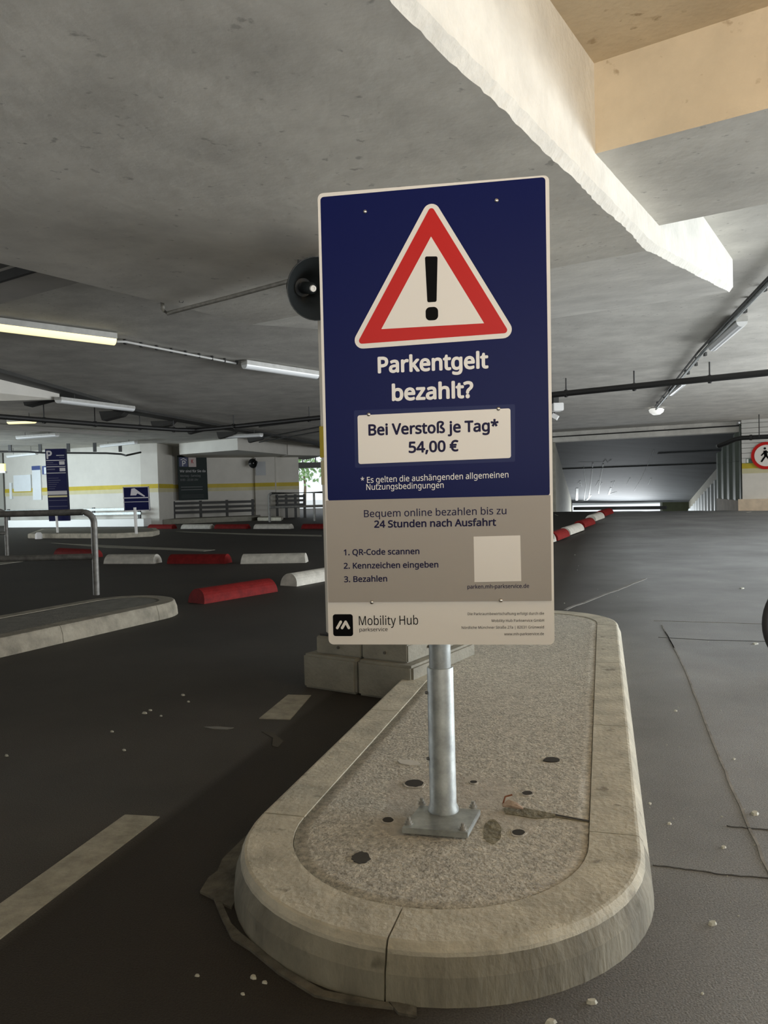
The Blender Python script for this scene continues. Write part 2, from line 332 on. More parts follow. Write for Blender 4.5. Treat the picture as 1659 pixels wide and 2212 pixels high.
# ---- right wall beside the ramp
R0 = Vector((10.27, 22.0)); tn = Vector((.839, -.545)).normalized(); tb = Vector((.545, .839)).normalized(); R1 = R0+tn*9
wr = struct(MB().prism([R0, R1, R1+tb*.3, R0+tb*.3], 0, 2.76).make('wall_right', M('warm_wall_paint', (.74, .70, .62), .8, var=.06)))
def onR(t0, t1, e, z0, z1): a = R0+tn*t0; b = R0+tn*t1; return MB().prism([a-tb*e, b-tb*e, b+tb*.01, a+tb*.01], z0, z1)
onR(0, 9, .012, 1.37, 1.52).make('painted_stripe', YEL, wr); onR(0, 9, .012, 1.23, 1.37).make('painted_stripe', YEL2, wr)
onR(-.1, 9, .09, .1, .50).make('wall_plinth', M('warm_plinth', (.72, .58, .42), .8, var=.15, scale=5), wr)
SIDING = M('siding_boards', (.62, .61, .57), .7, var=.06)
onR(0, 9, .012, 1.52, 2.76).make('plank_backing', M('board_gap', (.25, .24, .22), .9), wr)
z = 1.53
while z < 2.70:
    onR(.0, 9, .04, z, min(z+.127, 2.75)).make('plank', SIDING, wr); z += .142
# ---- corrugated sheet at the ramp mouth and along the ramp's right side
def corrugated(name, p0, p1, z0, z1, pitch, amp, m, parent=None, nrm=None):
    p0, p1 = Vector(p0), Vector(p1); L = (p1-p0).length; t = (p1-p0).normalized(); n = Vector(nrm) if nrm else Vector((-t.y, t.x))
    k = int(L/pitch*4); vv = []
    prof = [0, 0, 1, 1]
    for i in range(k+1):
        s = L*i/k; off = amp*prof[i % 4]; p = p0+t*s+n*off
        za = z0(s/L) if callable(z0) else z0; zb = z1(s/L) if callable(z1) else z1
        vv += [(p.x, p.y, za), (p.x, p.y, zb)]
    ff = [(2*i, 2*i+2, 2*i+3, 2*i+1) for i in range(k)]
    o = obj(name, vv, ff, m, parent); md = o.modifiers.new('s', 'SOLIDIFY'); md.thickness = .01; return o
cs = thing('corrugated_cladding', 'tall grey-green corrugated sheet cladding on the corner beside the dark ramp', 'cladding', (10.3, 22.1, .17))
corrugated('upper_sheet', (10.26, 22.06), (11.25, 25.9), 1.60, 2.66, .95, .06, CORR, cs, nrm=(-.96, .25))
corrugated('lower_sheet', (10.26, 22.06), (11.25, 25.9), .46, 1.595, .95, .06, CORR, cs, nrm=(-.96, .25))
MB().prism([(10.22, 22.0), (11.21, 25.9), (11.5, 25.9), (10.5, 22.0)], .05, .46).make('base', M('brown_plinth', (.30, .24, .17), .8, var=.2), cs)
MB().tube([(10.2, 21.98, 2.68), (11.1, 25.8, 2.62)], .03, 8).make('edge_trim', M('bright_trim', (.7, .72, .72), .3, metal=.3), cs)
MB().prism([(10.30, 22.0), (11.35, 25.9), (11.6, 25.9), (10.6, 22.0)], 0, 2.70).make('core_wall', PLINTH, cs)
# ---- the ramp: descending slab overhead, side walls, light at its end
def rp(L, s, z): p = Vector((5.6, 25.3, 0)).lerp(Vector((11.6, 21.8, 0)), s)+AV*L; return Vector((p.x, p.y, z))
def zl(L): return 2.42-.147*L
b = MB(); vv = []
for L in (0, 16): vv += [rp(L, 0, zl(L)), rp(L, 1, zl(L)), rp(L, 1, zl(L)+.3), rp(L, 0, zl(L)+.3)]
b.add(vv, [(0, 1, 5, 4), (1, 2, 6, 5), (2, 3, 7, 6), (3, 0, 4, 7), (0, 3, 2, 1), (4, 5, 6, 7)])
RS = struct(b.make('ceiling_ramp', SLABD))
b = MB(); e = .35
b.add([rp(-.3, 0, 2.44), rp(-.3, 1, 2.44), rp(-.3, 1, 2.8), rp(-.3, 0, 2.8), rp(.1, 0, 2.42), rp(.1, 1, 2.42), rp(.1, 1, 2.8), rp(.1, 0, 2.8)],
      [(0, 1, 2, 3), (4, 5, 6, 7), (0, 1, 5, 4), (2, 3, 7, 6), (0, 3, 7, 4), (1, 2, 6, 5)])
struct(b.make('trim_9', CEIL))
MB().tube([rp(-.33, 0, 2.60), rp(-.33, 1, 2.62)], .02, 6).make('joint', BLACK, bpy.data.objects['trim_9'])
# formwork steps and scrape marks on the slab
def onslab(L, s, d=.0): return rp(L, s, zl(L)-d)
for L, s0, s1 in ((2.6, .50, .78), (5.0, 0, .95)):
    v0 = [onslab(L, s0, .0), onslab(L, s1, 0), onslab(L+.12, s1, 0), onslab(L+.12, s0, 0)]
    MB().add([*v0, *[x-Vector((0, 0, .03)) for x in v0]], [(0, 1, 2, 3), (4, 5, 6, 7), (0, 1, 5, 4), (1, 2, 6, 5), (2, 3, 7, 6), (3, 0, 4, 7)]) if False else None
    bb = MB(); bb.add([*v0, *[x-Vector((0, 0, .03)) for x in v0]], [(0, 1, 2, 3), (4, 5, 6, 7), (0, 1, 5, 4), (1, 2, 6, 5), (2, 3, 7, 6), (3, 0, 4, 7)]); bb.make('formwork_ridge', SLABD, RS)
def Sl(px, py):     # point of the slab soffit seen at a picture point
    r = ray(px, py); p0 = rp(0, 0, zl(0)); p1 = rp(0, 1, zl(0)); p2 = rp(16, 0, zl(16)); n = (p1-p0).cross(p2-p0).normalized()
    t = (p0-Vector((0, 0, 1))).dot(n)/r.dot(n); return Vector((0, 0, 1))+r*t
def scrape(pts, wpx):
    q = [Sl(x, y)-Vector((0, 0, .012)) for x, y in pts]; vv = []; 
    for i, p in enumerate(q):
        t = (q[min(i+1, len(q)-1)]-q[max(i-1, 0)]); t.z = 0; t.normalize(); w = wpx*p.y/F/2; n = Vector((-t.y, t.x, 0)); vv += [p+n*w, p-n*w, p+n*w-Vector((0, 0, .004)), p-n*w-Vector((0, 0, .004))]
    ff = []
    for i in range(len(q)-1):
        k = i*4; ff += [(k, k+1, k+5, k+4), (k+2, k+3, k+7, k+6), (k, k+2, k+6, k+4), (k+1, k+3, k+7, k+5)]
    obj('scrape_mark', vv, ff, SCRATCH, RS)
for pts, wd in ([[(1246, 1081), (1247, 1054)], 5], [[(1262, 1080), (1266, 1047), (1261, 1008)], 1], [[(1272, 1075), (1277, 1040), (1281, 1000)], 2], [[(1293, 1066), (1297, 1035), (1303, 1002)], 2.5],
                [[(1250, 1083), (1268, 1080), (1277, 1069)], 3], [[(1315, 1068), (1320, 1053)], 4], [[(1316, 1067), (1332, 1062)], 2], [[(1321, 1052), (1320, 1041), (1327, 1039), (1325, 1050)], 1.2],
                [[(1303, 999), (1308, 992), (1312, 999), (1320, 993)], 2], [[(1250, 999), (1300, 998)], 1], [[(1370, 1060), (1385, 1035), (1403, 995), (1412, 972)], 1], [[(1400, 1046), (1406, 1033)], 1.5],
                [[(1354, 1046), (1361, 1032)], 1], [[(1255, 1046), (1249, 1043), (1254, 1038), (1257, 1050)], 1.2], [[(1287, 1050), (1293, 1038), (1300, 1042), (1292, 1062)], 1]): scrape(pts, wd)
b = MB(); vv = []
for L in (4.4, 15.8): vv += [rp(L, .94, zl(L)+.02), rp(L, .97, zl(L)+.02), rp(L, .97, zl(L)-.50), rp(L, .94, zl(L)-.50)]
b.add(vv, [(0, 1, 5, 4), (1, 2, 6, 5), (2, 3, 7, 6), (3, 0, 4, 7), (0, 3, 2, 1), (4, 5, 6, 7)]); b.make('edge_beam', M('smooth_panel', (.42, .45, .46), .6), RS)
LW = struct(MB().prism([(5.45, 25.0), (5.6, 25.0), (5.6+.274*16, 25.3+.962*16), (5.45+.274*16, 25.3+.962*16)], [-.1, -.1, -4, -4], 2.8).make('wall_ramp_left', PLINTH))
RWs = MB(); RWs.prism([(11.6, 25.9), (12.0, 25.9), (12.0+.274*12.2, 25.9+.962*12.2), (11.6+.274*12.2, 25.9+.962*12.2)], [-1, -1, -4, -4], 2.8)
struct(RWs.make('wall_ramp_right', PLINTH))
rc = corrugated('corrugated_lining', (11.5, 26.0), (11.5+.274*12, 26.0+.962*12), lambda s: .05-3.2*s, lambda s: zl(4.3+12*s)-.50, .95, .08, M('lining_sheet', (.50, .55, .55), .5), nrm=(-.96, .27))
tag(rc, 'pale corrugated lining along the right side of the descending ramp', 'cladding')
hr = MB().tube([rp(4.4, .93, zl(4.4)-.50), rp(15.5, .93, zl(15.5)-.50)], .035, 8).make('ramp_trim_rail', M('bright_trim', (.7, .72, .72)))
tag(hr, 'thin bright rail sloping along the corrugated lining of the ramp', 'rail')
rb = MB().box(Vector((11.9, 38.9, -.18)), (4.6, .3, .16), (Vector((.86, -.5, 0)), Vector((.5, .86, 0)), Vector((0, 0, 1)))).make('height_bar', BLACK)
tag(rb, 'black height limit bar across the bright foot of the ramp', 'bar')
eb = MB().prism([(14.1, 38.9), (15.9, 38.3), (16.0, 38.9), (14.2, 39.5)], -4, .25).make('gate_housing', M('olive_panel', (.10, .11, .06), .7, var=.2)); tag(eb, 'olive green panel at the lower right end of the ramp', 'panel')

# ================================================================== HELPERS FOR LETTERING
import os
FONT = None
try:      # the humanist sans that ships with Blender itself; Blender's built-in face if it is not there
    fp_ = os.path.join(bpy.utils.system_resource('DATAFILES'), 'fonts', 'NotoSansHebrew-Regular.woff2')
    if os.path.exists(fp_): FONT = bpy.data.fonts.load(fp_)
except Exception: FONT = None
def text_mesh(s, bold=0.0):
    cu = bpy.data.curves.new('t', 'FONT'); cu.body = s; cu.size = 1; cu.offset = bold; cu.resolution_u = 4
    if FONT: cu.font = FONT
    to = bpy.data.objects.new('t', cu); C.objects.link(to); bpy.context.view_layer.update()
    dg = bpy.context.evaluated_depsgraph_get(); me = bpy.data.meshes.new_from_object(to.evaluated_get(dg))
    bpy.data.objects.remove(to); bpy.data.curves.remove(cu)
    vs = [v.co.copy() for v in me.vertices]; fs = [list(p.vertices) for p in me.polygons]; bpy.data.meshes.remove(me)
    return vs, fs
hv = [v.y for v in text_mesh('H')[0]]; CAPH = max(hv)-min(hv); BOLDK = 1.0
def lettering(s, pl, pr, cap, plane, m, parent, bold=.012, lift=.0006, name='lettering', capscale=1.0):
    """pl, pr: left and right end of the baseline in the plane's own (u, v); cap: cap height in the same units"""
    s_txt = s; vs, fs = text_mesh(s_txt)
    if bold > .001:
        b0, f0 = vs, fs; vs, fs = list(b0), list(f0)
        for k in range(8):
            d = Vector((math.cos(k*math.pi/4)*bold, math.sin(k*math.pi/4)*bold, 4e-5*(k+1))); o_ = len(vs); vs += [v+d for v in b0]; fs += [[i+o_ for i in q] for q in f0]
    x0 = min(v.x for v in vs); x1 = max(v.x for v in vs)
    pl, pr = Vector(pl), Vector(pr); t = (pr-pl); n = Vector((-t.y, t.x)).normalized()*-1
    out = []
    for v in vs:
        uv = pl+t*((v.x-x0)/(x1-x0)) + Vector((t.y, -t.x)).normalized()*(v.y/CAPH*cap)
        out.append(plane(uv.x, uv.y, lift+v.z))
    return obj(name, out, fs, m, parent)
class Plane:
    def __init__(s, o, r, d): s.o = Vector(o); s.r = Vector(r).normalized(); s.d = Vector(d).normalized(); s.n = s.d.cross(s.r).normalized()*1; 
    def __call__(s, u, v, h=0): return s.o+s.r*u+s.d*v+s.nn*h
    @property
    def nn(s): n = s.r.cross(-s.d); return n
    def px(s, x, y):
        r = ray(x, y); n = s.nn; t = (s.o-Vector((0, 0, 1))).dot(n)/r.dot(n); p = Vector((0, 0, 1))+r*t-s.o; return (p.dot(s.r), p.dot(s.d))
def plate(name, pl, pts, h0, h1, m, parent, mats=None):
    n = len(pts); vv = [pl(u, v, h0) for u, v in pts]+[pl(u, v, h1) for u, v in pts]
    ff = [list(range(n)), list(range(n, 2*n))]+[(i, (i+1) % n, (i+1) % n+n, i+n) for i in range(n)]
    return obj(name, vv, ff, m, parent)
def rrect(u0, v0, u1, v1, r, n=5):
    out = []
    for cx_, cy_, a in ((u1-r, v0+r, -90), (u1-r, v1-r, 0), (u0+r, v1-r, 90), (u0+r, v0+r, 180)):
        for i in range(n+1): t = math.radians(a+90*i/n); out.append((cx_+r*math.cos(t), cy_+r*math.sin(t)))
    return out
def rpoly(pts, r, n=5):
    out = []; k = len(pts)
    for i in range(k):
        p, a, b = Vector(pts[i]), Vector(pts[i-1]), Vector(pts[(i+1) % k]); d0 = (a-p).normalized(); d1 = (b-p).normalized()
        ang = d0.angle(d1)/2; L = r/math.tan(ang); c = p+(d0+d1).normalized()*(r/math.sin(ang)); s = p+d0*L; e = p+d1*L
        a0 = math.atan2(s.y-c.y, s.x-c.x); a1 = math.atan2(e.y-c.y, e.x-c.x); d = (a1-a0+math.pi) % (2*math.pi)-math.pi
        for j in range(n+1): t = a0+d*j/n; out.append((c.x+r*math.cos(t), c.y+r*math.sin(t)))
    return out

# ================================================================== THE BIG SIGN
SO = Vector((-.15422, 2.05369, 1.78939)); SR = Vector((.59449, -.08112, .00058)); SD = Vector((-.00476, .01866, -1.2019))
pl = Plane(SO, SR, SD)
sign = thing('information_sign', 'tall navy and grey parking fee sign with red warning triangle on a galvanised post', 'sign', (.1413, 2.0725, .11))
S = lambda x, y: Vector(pl.px(x, y))
plate('sign_panel', pl, rrect(0, 0, .6, 1.2022, .014), -.003, 0, SWH, sign)['label'] = 'off-white aluminium sign board with rounded corners'
blu = plate('blue_field', pl, rpoly([tuple(S(692, 426)), tuple(S(1178, 386)), (.5925, S(1000, 1078).y), (.0075, S(1000, 1078).y)], .009), 0, .0004, BLUE, sign)
# warning triangle: white edge, red border, white centre, exclamation mark
tr2 = [S(932, 445), S(1103, 722), S(773, 744)]
def grow(tp, d):      # offset a polygon outwards by d
    out = []; k = len(tp); cen = sum(tp, Vector((0, 0)))/k
    for i in range(k):
        p = tp[i]; d0 = (tp[i-1]-p).normalized(); d1 = (tp[(i+1) % k]-p).normalized(); out.append(p-(d0+d1).normalized()*(d/math.sin(d0.angle(d1)/2)))
    return out
tri = grow(tr2, .0128)
te = plate('triangle_edge', pl, rpoly([tuple(p) for p in tri], .0225, 8), .0004, .0008, SWH, sign)
plate('triangle_border', pl, rpoly([tuple(p) for p in tr2], .008, 6), .0008, .0012, SRED, te)
plate('triangle_field', pl, [tuple(S(932, 513)), tuple(S(1048, 701)), tuple(S(826, 712))], .0012, .0016, SWH, te)
plate('exclamation_mark', pl, rpoly([tuple(S(919, 556)), tuple(S(946.5, 556)), tuple(S(945, 654)), tuple(S(925, 655))], .0045, 4), .0016, .002, SBLK, te)
c = S(935, 679.5); plate('exclamation_mark', pl, rrect(c.x-.0163, c.y-.0172, c.x+.0163, c.y+.0172, .0115, 6), .0016, .002, SBLK, te)
def T(s, x0, y0, x1, y1, cap, m, bold=.012, lift=.001, name='lettering', par=None):
    capu = cap*(S(x0, y0)-S(x0, y0-10)).length/10
    return lettering(s, S(x0, y0), S(x1, y1), capu, pl, m, par or sign, bold, lift, name)
T('Parkentgelt', 819, 806, 1058, 796.5, 32.5, WTXT, .030)
T('bezahlt?', 850, 866, 1026, 860, 32.5, WTXT, .030)
q = [(776, 898), (1106, 885), (1108, 992), (779, 1003)]
plate('price_backing', pl, rpoly([tuple(S(768, 887)), tuple(S(1116, 876)), tuple(S(1117, 1000)), tuple(S(771, 1011))], .004), .0004, .0008, M('faded_blue', (.010, .017, .092), .4, spec=.16), sign)
pp = plate('price_plate', pl, rpoly([tuple(S(*a)) for a in q], .006), .0008, .0035, SWH, sign)
T('Bei Verstoß je Tag*', 800, 941, 1081, 933, 22.5, INK, .028, .0038, par=pp)
T('54,00 €', 887, 979, 995, 976, 22.5, INK, .028, .0038, par=pp)
T('* Es gelten die aushängenden allgemeinen', 784, 1044, 1103, 1034, 12.5, WTXT, .004)
T('Nutzungsbedingungen', 796, 1059, 963, 1055.5, 12.5, WTXT, .004)
# lower grey plate, screwed on and standing a little proud
gy0 = S(950, 1077).y; gy1 = S(950, 1300.5).y
gp = plate('grey_plate', pl, rpoly([(.0035, gy0), (.5935, gy0), (.5935, gy1), (.0035, gy1)], .002), 0, .006, SGREY, sign)
gp['label'] = 'warm grey instruction plate screwed on below the blue field'
T('Bequem online bezahlen bis zu', 792, 1117.5, 1099, 1113, 15, INK, .006, .0064, par=gp)
T('24 Stunden nach Ausfahrt', 814, 1140, 1077, 1137.5, 14.5, INK, .026, .0064, par=gp)
T('1. QR-Code scannen', 749, 1199, 912, 1197.5, 12, INK, .020, .0064, par=gp)
T('2. Kennzeichen eingeben', 749, 1228, 953, 1226.5, 12, INK, .020, .0064, par=gp)
T('3. Bezahlen', 750, 1257, 843, 1256, 12, INK, .020, .0064, par=gp)
plate('blank_square', pl, [tuple(S(1028.5, 1161)), tuple(S(1129, 1159)), tuple(S(1132, 1257.5)), tuple(S(1031, 1259))], .006, .0064, SWH, gp)
T('parken.mh-parkservice.de', 1016, 1273, 1149, 1272, 8.2, INK, .008, .0064, par=gp)
# maker's line
T('Mobility Hub', 782, 1351, 910, 1350.5, 19.5, SBLK, -.004)
T('parkservice', 783, 1364.5, 844, 1364, 8, SBLK, -.006)
c0 = S(725, 1327); c1 = S(769.5, 1374.5); plate('logo_square', pl, rrect(c0.x, c0.y, c1.x, c1.y, .007), 0, .0005, SBLK, sign)
def stroke(x0, y0, x1, y1, wpx, name='logo_stroke'):
    a, b = S(x0, y0), S(x1, y1); r = wpx/2*.00121; d = (b-a).normalized(); an = math.atan2(d.y, d.x)
    pts = [(b.x+r*math.cos(an-math.pi/2+math.pi*i/8), b.y+r*math.sin(an-math.pi/2+math.pi*i/8)) for i in range(9)]+[(a.x+r*math.cos(an+math.pi/2+math.pi*i/8), a.y+r*math.sin(an+math.pi/2+math.pi*i/8)) for i in range(9)]
    plate(name, pl, pts, .0005, .0008+random.random()*.0002, SWH, sign)
stroke(735, 1356.5, 742.5, 1343.5, 6); stroke(745.5, 1356.5, 753, 1343.5, 6); stroke(753, 1343.5, 760, 1356.5, 6)
for s, x0, y in (('Die Parkraumbewirtschaftung erfolgt durch die', 1017, 1331), ('Mobility Hub Parkservice GmbH', 1069, 1346), ('Nördliche Münchner Straße 27a | 82031 Grünwald', 1004, 1360.5), ('www.mh-parkservice.de', 1096, 1375)):
    T(s, x0, y, 1182, y, 5.6, SBLK, -.004)
for x, y, h in ((789, 458, .0004), (1073, 436, .0004), (800, 896, .0035), (1080, 886, .0035), (810, 1301, .006), (1088, 1299, .006)):
    p = S(x, y); b = MB(); b.lathe([(0, .0035), (.0028, .0033), (.0048, .002), (.0056, .0), (.0056, -.0006)], pl(p.x, p.y, h+.0003), pl.nn, 14)
    b.make('screw', CHROME, sign, smooth=True)
# back rails and clamps that hold the board
for vv_ in (.12, .62, 1.08):
    MB().box(pl(.3, vv_, -.014), (.54, .02, .03), (pl.r, pl.nn, pl.d)).make('back_rail', STEEL, sign)
bx, by = .1413, 2.0725
sign_up = MB(); sign_up.tube([(bx, by, .50), (bx+.002, by-.005, 1.0), (bx, by-.012, 1.77)], .0295, 24); sign_up.make('upper_post', STEEL, sign, smooth=True)
sl = MB(); sl.lathe([(.028, .394), (.0345, .394), (.0358, .391), (.0366, .02), (.042, .008), (.0425, .002)], (bx, by, .125), (0, 0, 1), 32); sl.make('post_sleeve', STEEL, sign, smooth=True)
for hz_ in (.27, .45): MB().lathe([(0, .006), (.004, .005), (.005, 0)], (bx-.037, by-.004, hz_), (-1, -.1, 0), 8).make('grub_screw', M('dark_screw', (.1, .1, .1), .5), sign)
PC = [P(868, 1797, .116), P(907, 1737, .130), P(1038, 1746, .130), P(1010, 1803, .122)]
pb = MB(); q = [(PC[0].x, PC[0].y), (PC[1].x, PC[1].y), (PC[2].x, PC[2].y), (PC[3].x, PC[3].y)]; pb.prism(q, .112, .127); pb.make('base_plate', STEEL, sign, bevel=.0015)
for x, y in ((911, 1734), (1022, 1741), (883, 1776), (1000, 1789)):
    p = P(x, y, .13); b = MB(); b.lathe([(.012, 0), (.012, .0025), (.0085, .0025), (.0085, .009), (.005, .009), (.005, .016), (0, .017)], (p.x, p.y, .127), (0, 0, 1), 6+6); b.make('anchor_bolt', M('bolt_steel', (.42, .41, .38), .4, metal=.8), sign)

# ================================================================== KERB ISLANDS
def island(name, label, loc, half, a0, a1, axis, H, joints_r, joints_l, kw=.118, batter=.022, kerbm=KERB, infm=AGG, segs=14):
    """stadium: loc = centre line origin, axis unit vector, straight part from a0 to a1; joints in 'a'"""
    A = Vector(axis).normalized(); Q = Vector((A.y, -A.x, 0)); o0 = Vector(loc)
    root = thing(name, label, 'traffic island', o0+A*(a0+a1)/2)
    prof = [(batter+.012, -.01), (batter*.7+.012, H*.5), (.014, H-.022), (.0125, H-.014), (.004, H-.002), (-.003, H), (-kw, H), (-kw, H-.05)]   # (outset, z)
    gap = .004
    def pt(side, s, off):     # outline with offset 'off' outwards
        r = half+off
        if side == 'R': return o0+A*s+Q*r
        if side == 'L': return o0+A*s-Q*r
        if side == 'F': return o0+A*(a0)+(Q*math.cos(s)-A*math.sin(s))*r     # near end, s 0..pi from right to left
        return o0+A*a1+(Q*math.cos(s)+A*math.sin(s))*r
    def stone(path, fm2=None):
        n = len(path); m = len(prof); vv = []
        for i, (sd, s) in enumerate(path):
            for off, z in prof:
                p = pt(sd, s, off); vv.append((p.x, p.y, z))
        ff = []
        for i in range(n-1):
            for k in range(m): ff.append((i*m+k, i*m+(k+1) % m, (i+1)*m+(k+1) % m, (i+1)*m+k))
        ff += [tuple(range(m)), tuple((n-1)*m+k for k in range(m))]
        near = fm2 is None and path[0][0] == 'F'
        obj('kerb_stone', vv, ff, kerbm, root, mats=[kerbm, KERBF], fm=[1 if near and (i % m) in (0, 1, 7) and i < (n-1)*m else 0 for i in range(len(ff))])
    g2 = gap/half/2
    jr = joints_r; jl = joints_l
    stone([('F', math.pi/2-g2-(math.pi/2-g2)*i/segs) for i in range(segs+1)]+([('R', jr[0]-gap/2)] if jr[0]-a0 > .02 else []))
    stone([('F', math.pi/2+g2+(math.pi/2-g2)*i/segs) for i in range(segs+1)]+([('L', jl[0]-gap/2)] if jl[0]-a0 > .02 else []))
    for jj, sd in ((jr, 'R'), (jl, 'L')):
        for i in range(len(jj)-1): stone([(sd, jj[i]+gap/2), (sd, jj[i+1]-gap/2)])
    stone([('R', jr[-1]+gap/2)]+[('E', (math.pi/2-g2)*i/segs) for i in range(segs+1)])
    stone([('L', jl[-1]+gap/2)]+[('E', math.pi-(math.pi/2-g2)*i/segs) for i in range(segs+1)])
    # infill surface, gently uneven grid clipped to the stadium
    r = half-kw-.002; vv = []; ff = []; rings = 10; path = [('F', math.pi*i/24) for i in range(25)]; path += [('L', a0+(a1-a0)*i/24) for i in range(1, 24)]; path += [('E', math.pi-math.pi*i/24) for i in range(25)]; path += [('R', a1-(a1-a0)*i/24) for i in range(1, 24)]
    cen = []
    for sd, s in path:
        p = pt(sd, s, -kw-.002); a = max(a0, min(a1, (p-o0).dot(A))); cen.append(o0+A*a)
    n = len(path)
    for k in range(rings+1):
        for i, (sd, s) in enumerate(path):
            p = pt(sd, s, -kw-.002); q = cen[i].lerp(p, k/rings); vv.append((q.x, q.y, H-.0035+.0010*math.sin(q.x*9)*math.cos(q.y*7)))
    for k in range(rings):
        for i in range(n): ff.append((k*n+i, k*n+(i+1) % n, (k+1)*n+(i+1) % n, (k+1)*n+i))
    k = len(vv); lo = [(pt(sd, s, -kw-.002)) for sd, s in path]; vv += [(p.x, p.y, 0) for p in lo]
    for i in range(n): ff.append((rings*n+i, rings*n+(i+1) % n, k+(i+1) % n, k+i))
    obj('infill', vv, ff, infm, root, smooth=True)
    return root
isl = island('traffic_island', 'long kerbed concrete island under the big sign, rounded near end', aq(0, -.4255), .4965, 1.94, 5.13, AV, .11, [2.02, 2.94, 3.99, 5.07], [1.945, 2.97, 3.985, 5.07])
# drill holes, scars, mortar patch on the infill
HOLE = M('hole_dark', (.03, .026, .02), .95); PATCH = M('cement_patch', (.44, .41, .35), .9, var=.22, scale=40, bump=.5, bscale=90); SCAR = M('dirty_scar', (.20, .18, .12), .95, var=.5, scale=30, bump=1.0)
def ip(pts, m, name, h=.0035, z=.11):
    q = [P(x, y, z) for x, y in pts]; MB().prism([(p.x, p.y) for p in q], z-.010, z-.0030+h).make(name, m, isl)
def iring(x, y, rx, ry, m, name, h, n=14, jit=.12):
    ip([(x+rx*math.cos(2*math.pi*k/n)*(1+random.uniform(-jit, jit)), y+ry*math.sin(2*math.pi*k/n)*(1+random.uniform(-jit, jit))) for k in range(n)], m, name, h)
ip([(815, 1700), (870, 1672), (960, 1668), (1075, 1680), (1190, 1725), (1180, 1750), (1150, 1800), (1060, 1835), (960, 1835), (840, 1800), (800, 1760)], PATCH, 'cement_patch', -.0004)
for x, y, rx, ry in ((895, 1691, 20, 8), (1139, 1712, 11, 4.5), (838, 1770, 12, 6), (1120, 1797, 14, 6.5), (1023, 1688, 8, 3)):
    iring(x, y, rx*1.25, ry*1.35, PATCH, 'hole_rim', .002); iring(x, y, rx, ry, HOLE, 'drill_hole', .0022, 18, .06)
iring(1063, 1795, 20, 26, SCAR, 'gouge', .0010, 26, .10)
ip([(1088, 1745), (1105, 1738), (1150, 1748), (1200, 1757), (1274, 1772), (1274, 1775), (1200, 1763), (1160, 1767), (1120, 1760), (1092, 1756)], SCAR, 'crack', .002)
ip([(1200, 1758), (1274, 1772), (1274, 1775), (1200, 1761)], HOLE, 'crack', .0026)
iring(780, 1850, 20, 12, M('oil_spot', (.05, .047, .04), .9), 'oil_spot', .0008, 26, .12)
iring(1192, 1640, 18, 5, HOLE, 'oil_spot', .0022, 14, .2)
ip([(858, 1642), (880, 1640), (902, 1643), (908, 1651), (885, 1652), (865, 1648)], M('lime_smear', (.55, .53, .48), .9), 'lime_smear', .0022)
# rag and wire stub in the crack
rg = thing('cloth_scrap', 'small crumpled rag stub stuck in the crack right of the post foot', 'scrap', P(1110, 1750, .112)); c = P(1110, 1750, .112)
b = MB(); b.tube([c+Vector((-.03, .012, .008)), c+Vector((-.012, .012, .014)), c+Vector((.008, .0, .012)), c+Vector((.025, -.002, .004))], .01, 8, radii=[.004, .011, .009, .003]); b.make('rag', M('rag', (.42, .32, .25), .9, var=.3, scale=60), rg, smooth=True)
MB().tube([c+Vector((-.028, .015, .01)), c+Vector((-.02, .02, .03)), c+Vector((.0, .022, .034))], .0025, 6).make('wire', M('rust_wire', (.2, .07, .03), .8), rg)

li_c = P(170, 1310, .12)
d2 = (P(292, 1300, .12)-P(0, 1352, .12)); d2 = Vector((.50, 1.05, 0)).normalized()
isl2 = island('traffic_island', 'kerbed concrete island at the left under the near tube railing', Vector((-2.32, 6.05, 0))-d2*0+Vector((-.08, .0, 0)), .42, -6.5, .42, -d2*-1, .12, [-6.3, -3.6, -2.6, -1.6, -.6, .36], [-6.3, -3.6, -2.6, -1.6, -.6, .36], kerbm=M('shaded_kerb', (.27, .245, .19), .9, var=.35, scale=8, bump=.4, bscale=60), infm=M('shaded_screed', (.17, .165, .14), .95, var=.25, scale=12, bump=.4, bscale=60))  # dimmer light on this island put into darker kerb and infill colours
isl3 = thing('traffic_island', 'distant low island carrying the small blue notice and tall board', 'traffic island', (-7.6, 19.7, 0))
b = MB(); q = [P(60, 1163, 0), P(250, 1163, 0), P(330, 1159, 0), P(345, 1155, 0), P(338, 1149.5, .0), P(90, 1151, 0)]; b.prism([(p.x, p.y) for p in q], 0, .12); b.make('kerb', KERB, isl3, bevel=.015)
q = [p+(Vector((-7.6, 19.7, 0))-p)*.08 for p in q]; MB().prism([(p.x, p.y) for p in q], .1, .124).make('infill', PLINTH, isl3)
be = P(84, 1164, 0); q = MB(); q.lathe([(.0, .17), (.05, .165), (.085, .12), (.09, 0)], be, (0, 0, 1), 16); tag(q.make('bollard_stub', M('white_cap', (.85, .85, .83), .4), smooth=True), 'small white bollard stub at the left end of the distant island', 'bollard')
isl4 = thing('traffic_island', 'faint low kerb platform under the distant tube railing', 'traffic island', P(640, 1120, 0))
q = [P(556, 1125, 0), P(608, 1125, 0), P(612, 1122, 0), P(560, 1122, 0)]; MB().prism([(p.x, p.y) for p in q], 0, .12).make('kerb', KERB, isl4, bevel=.015)

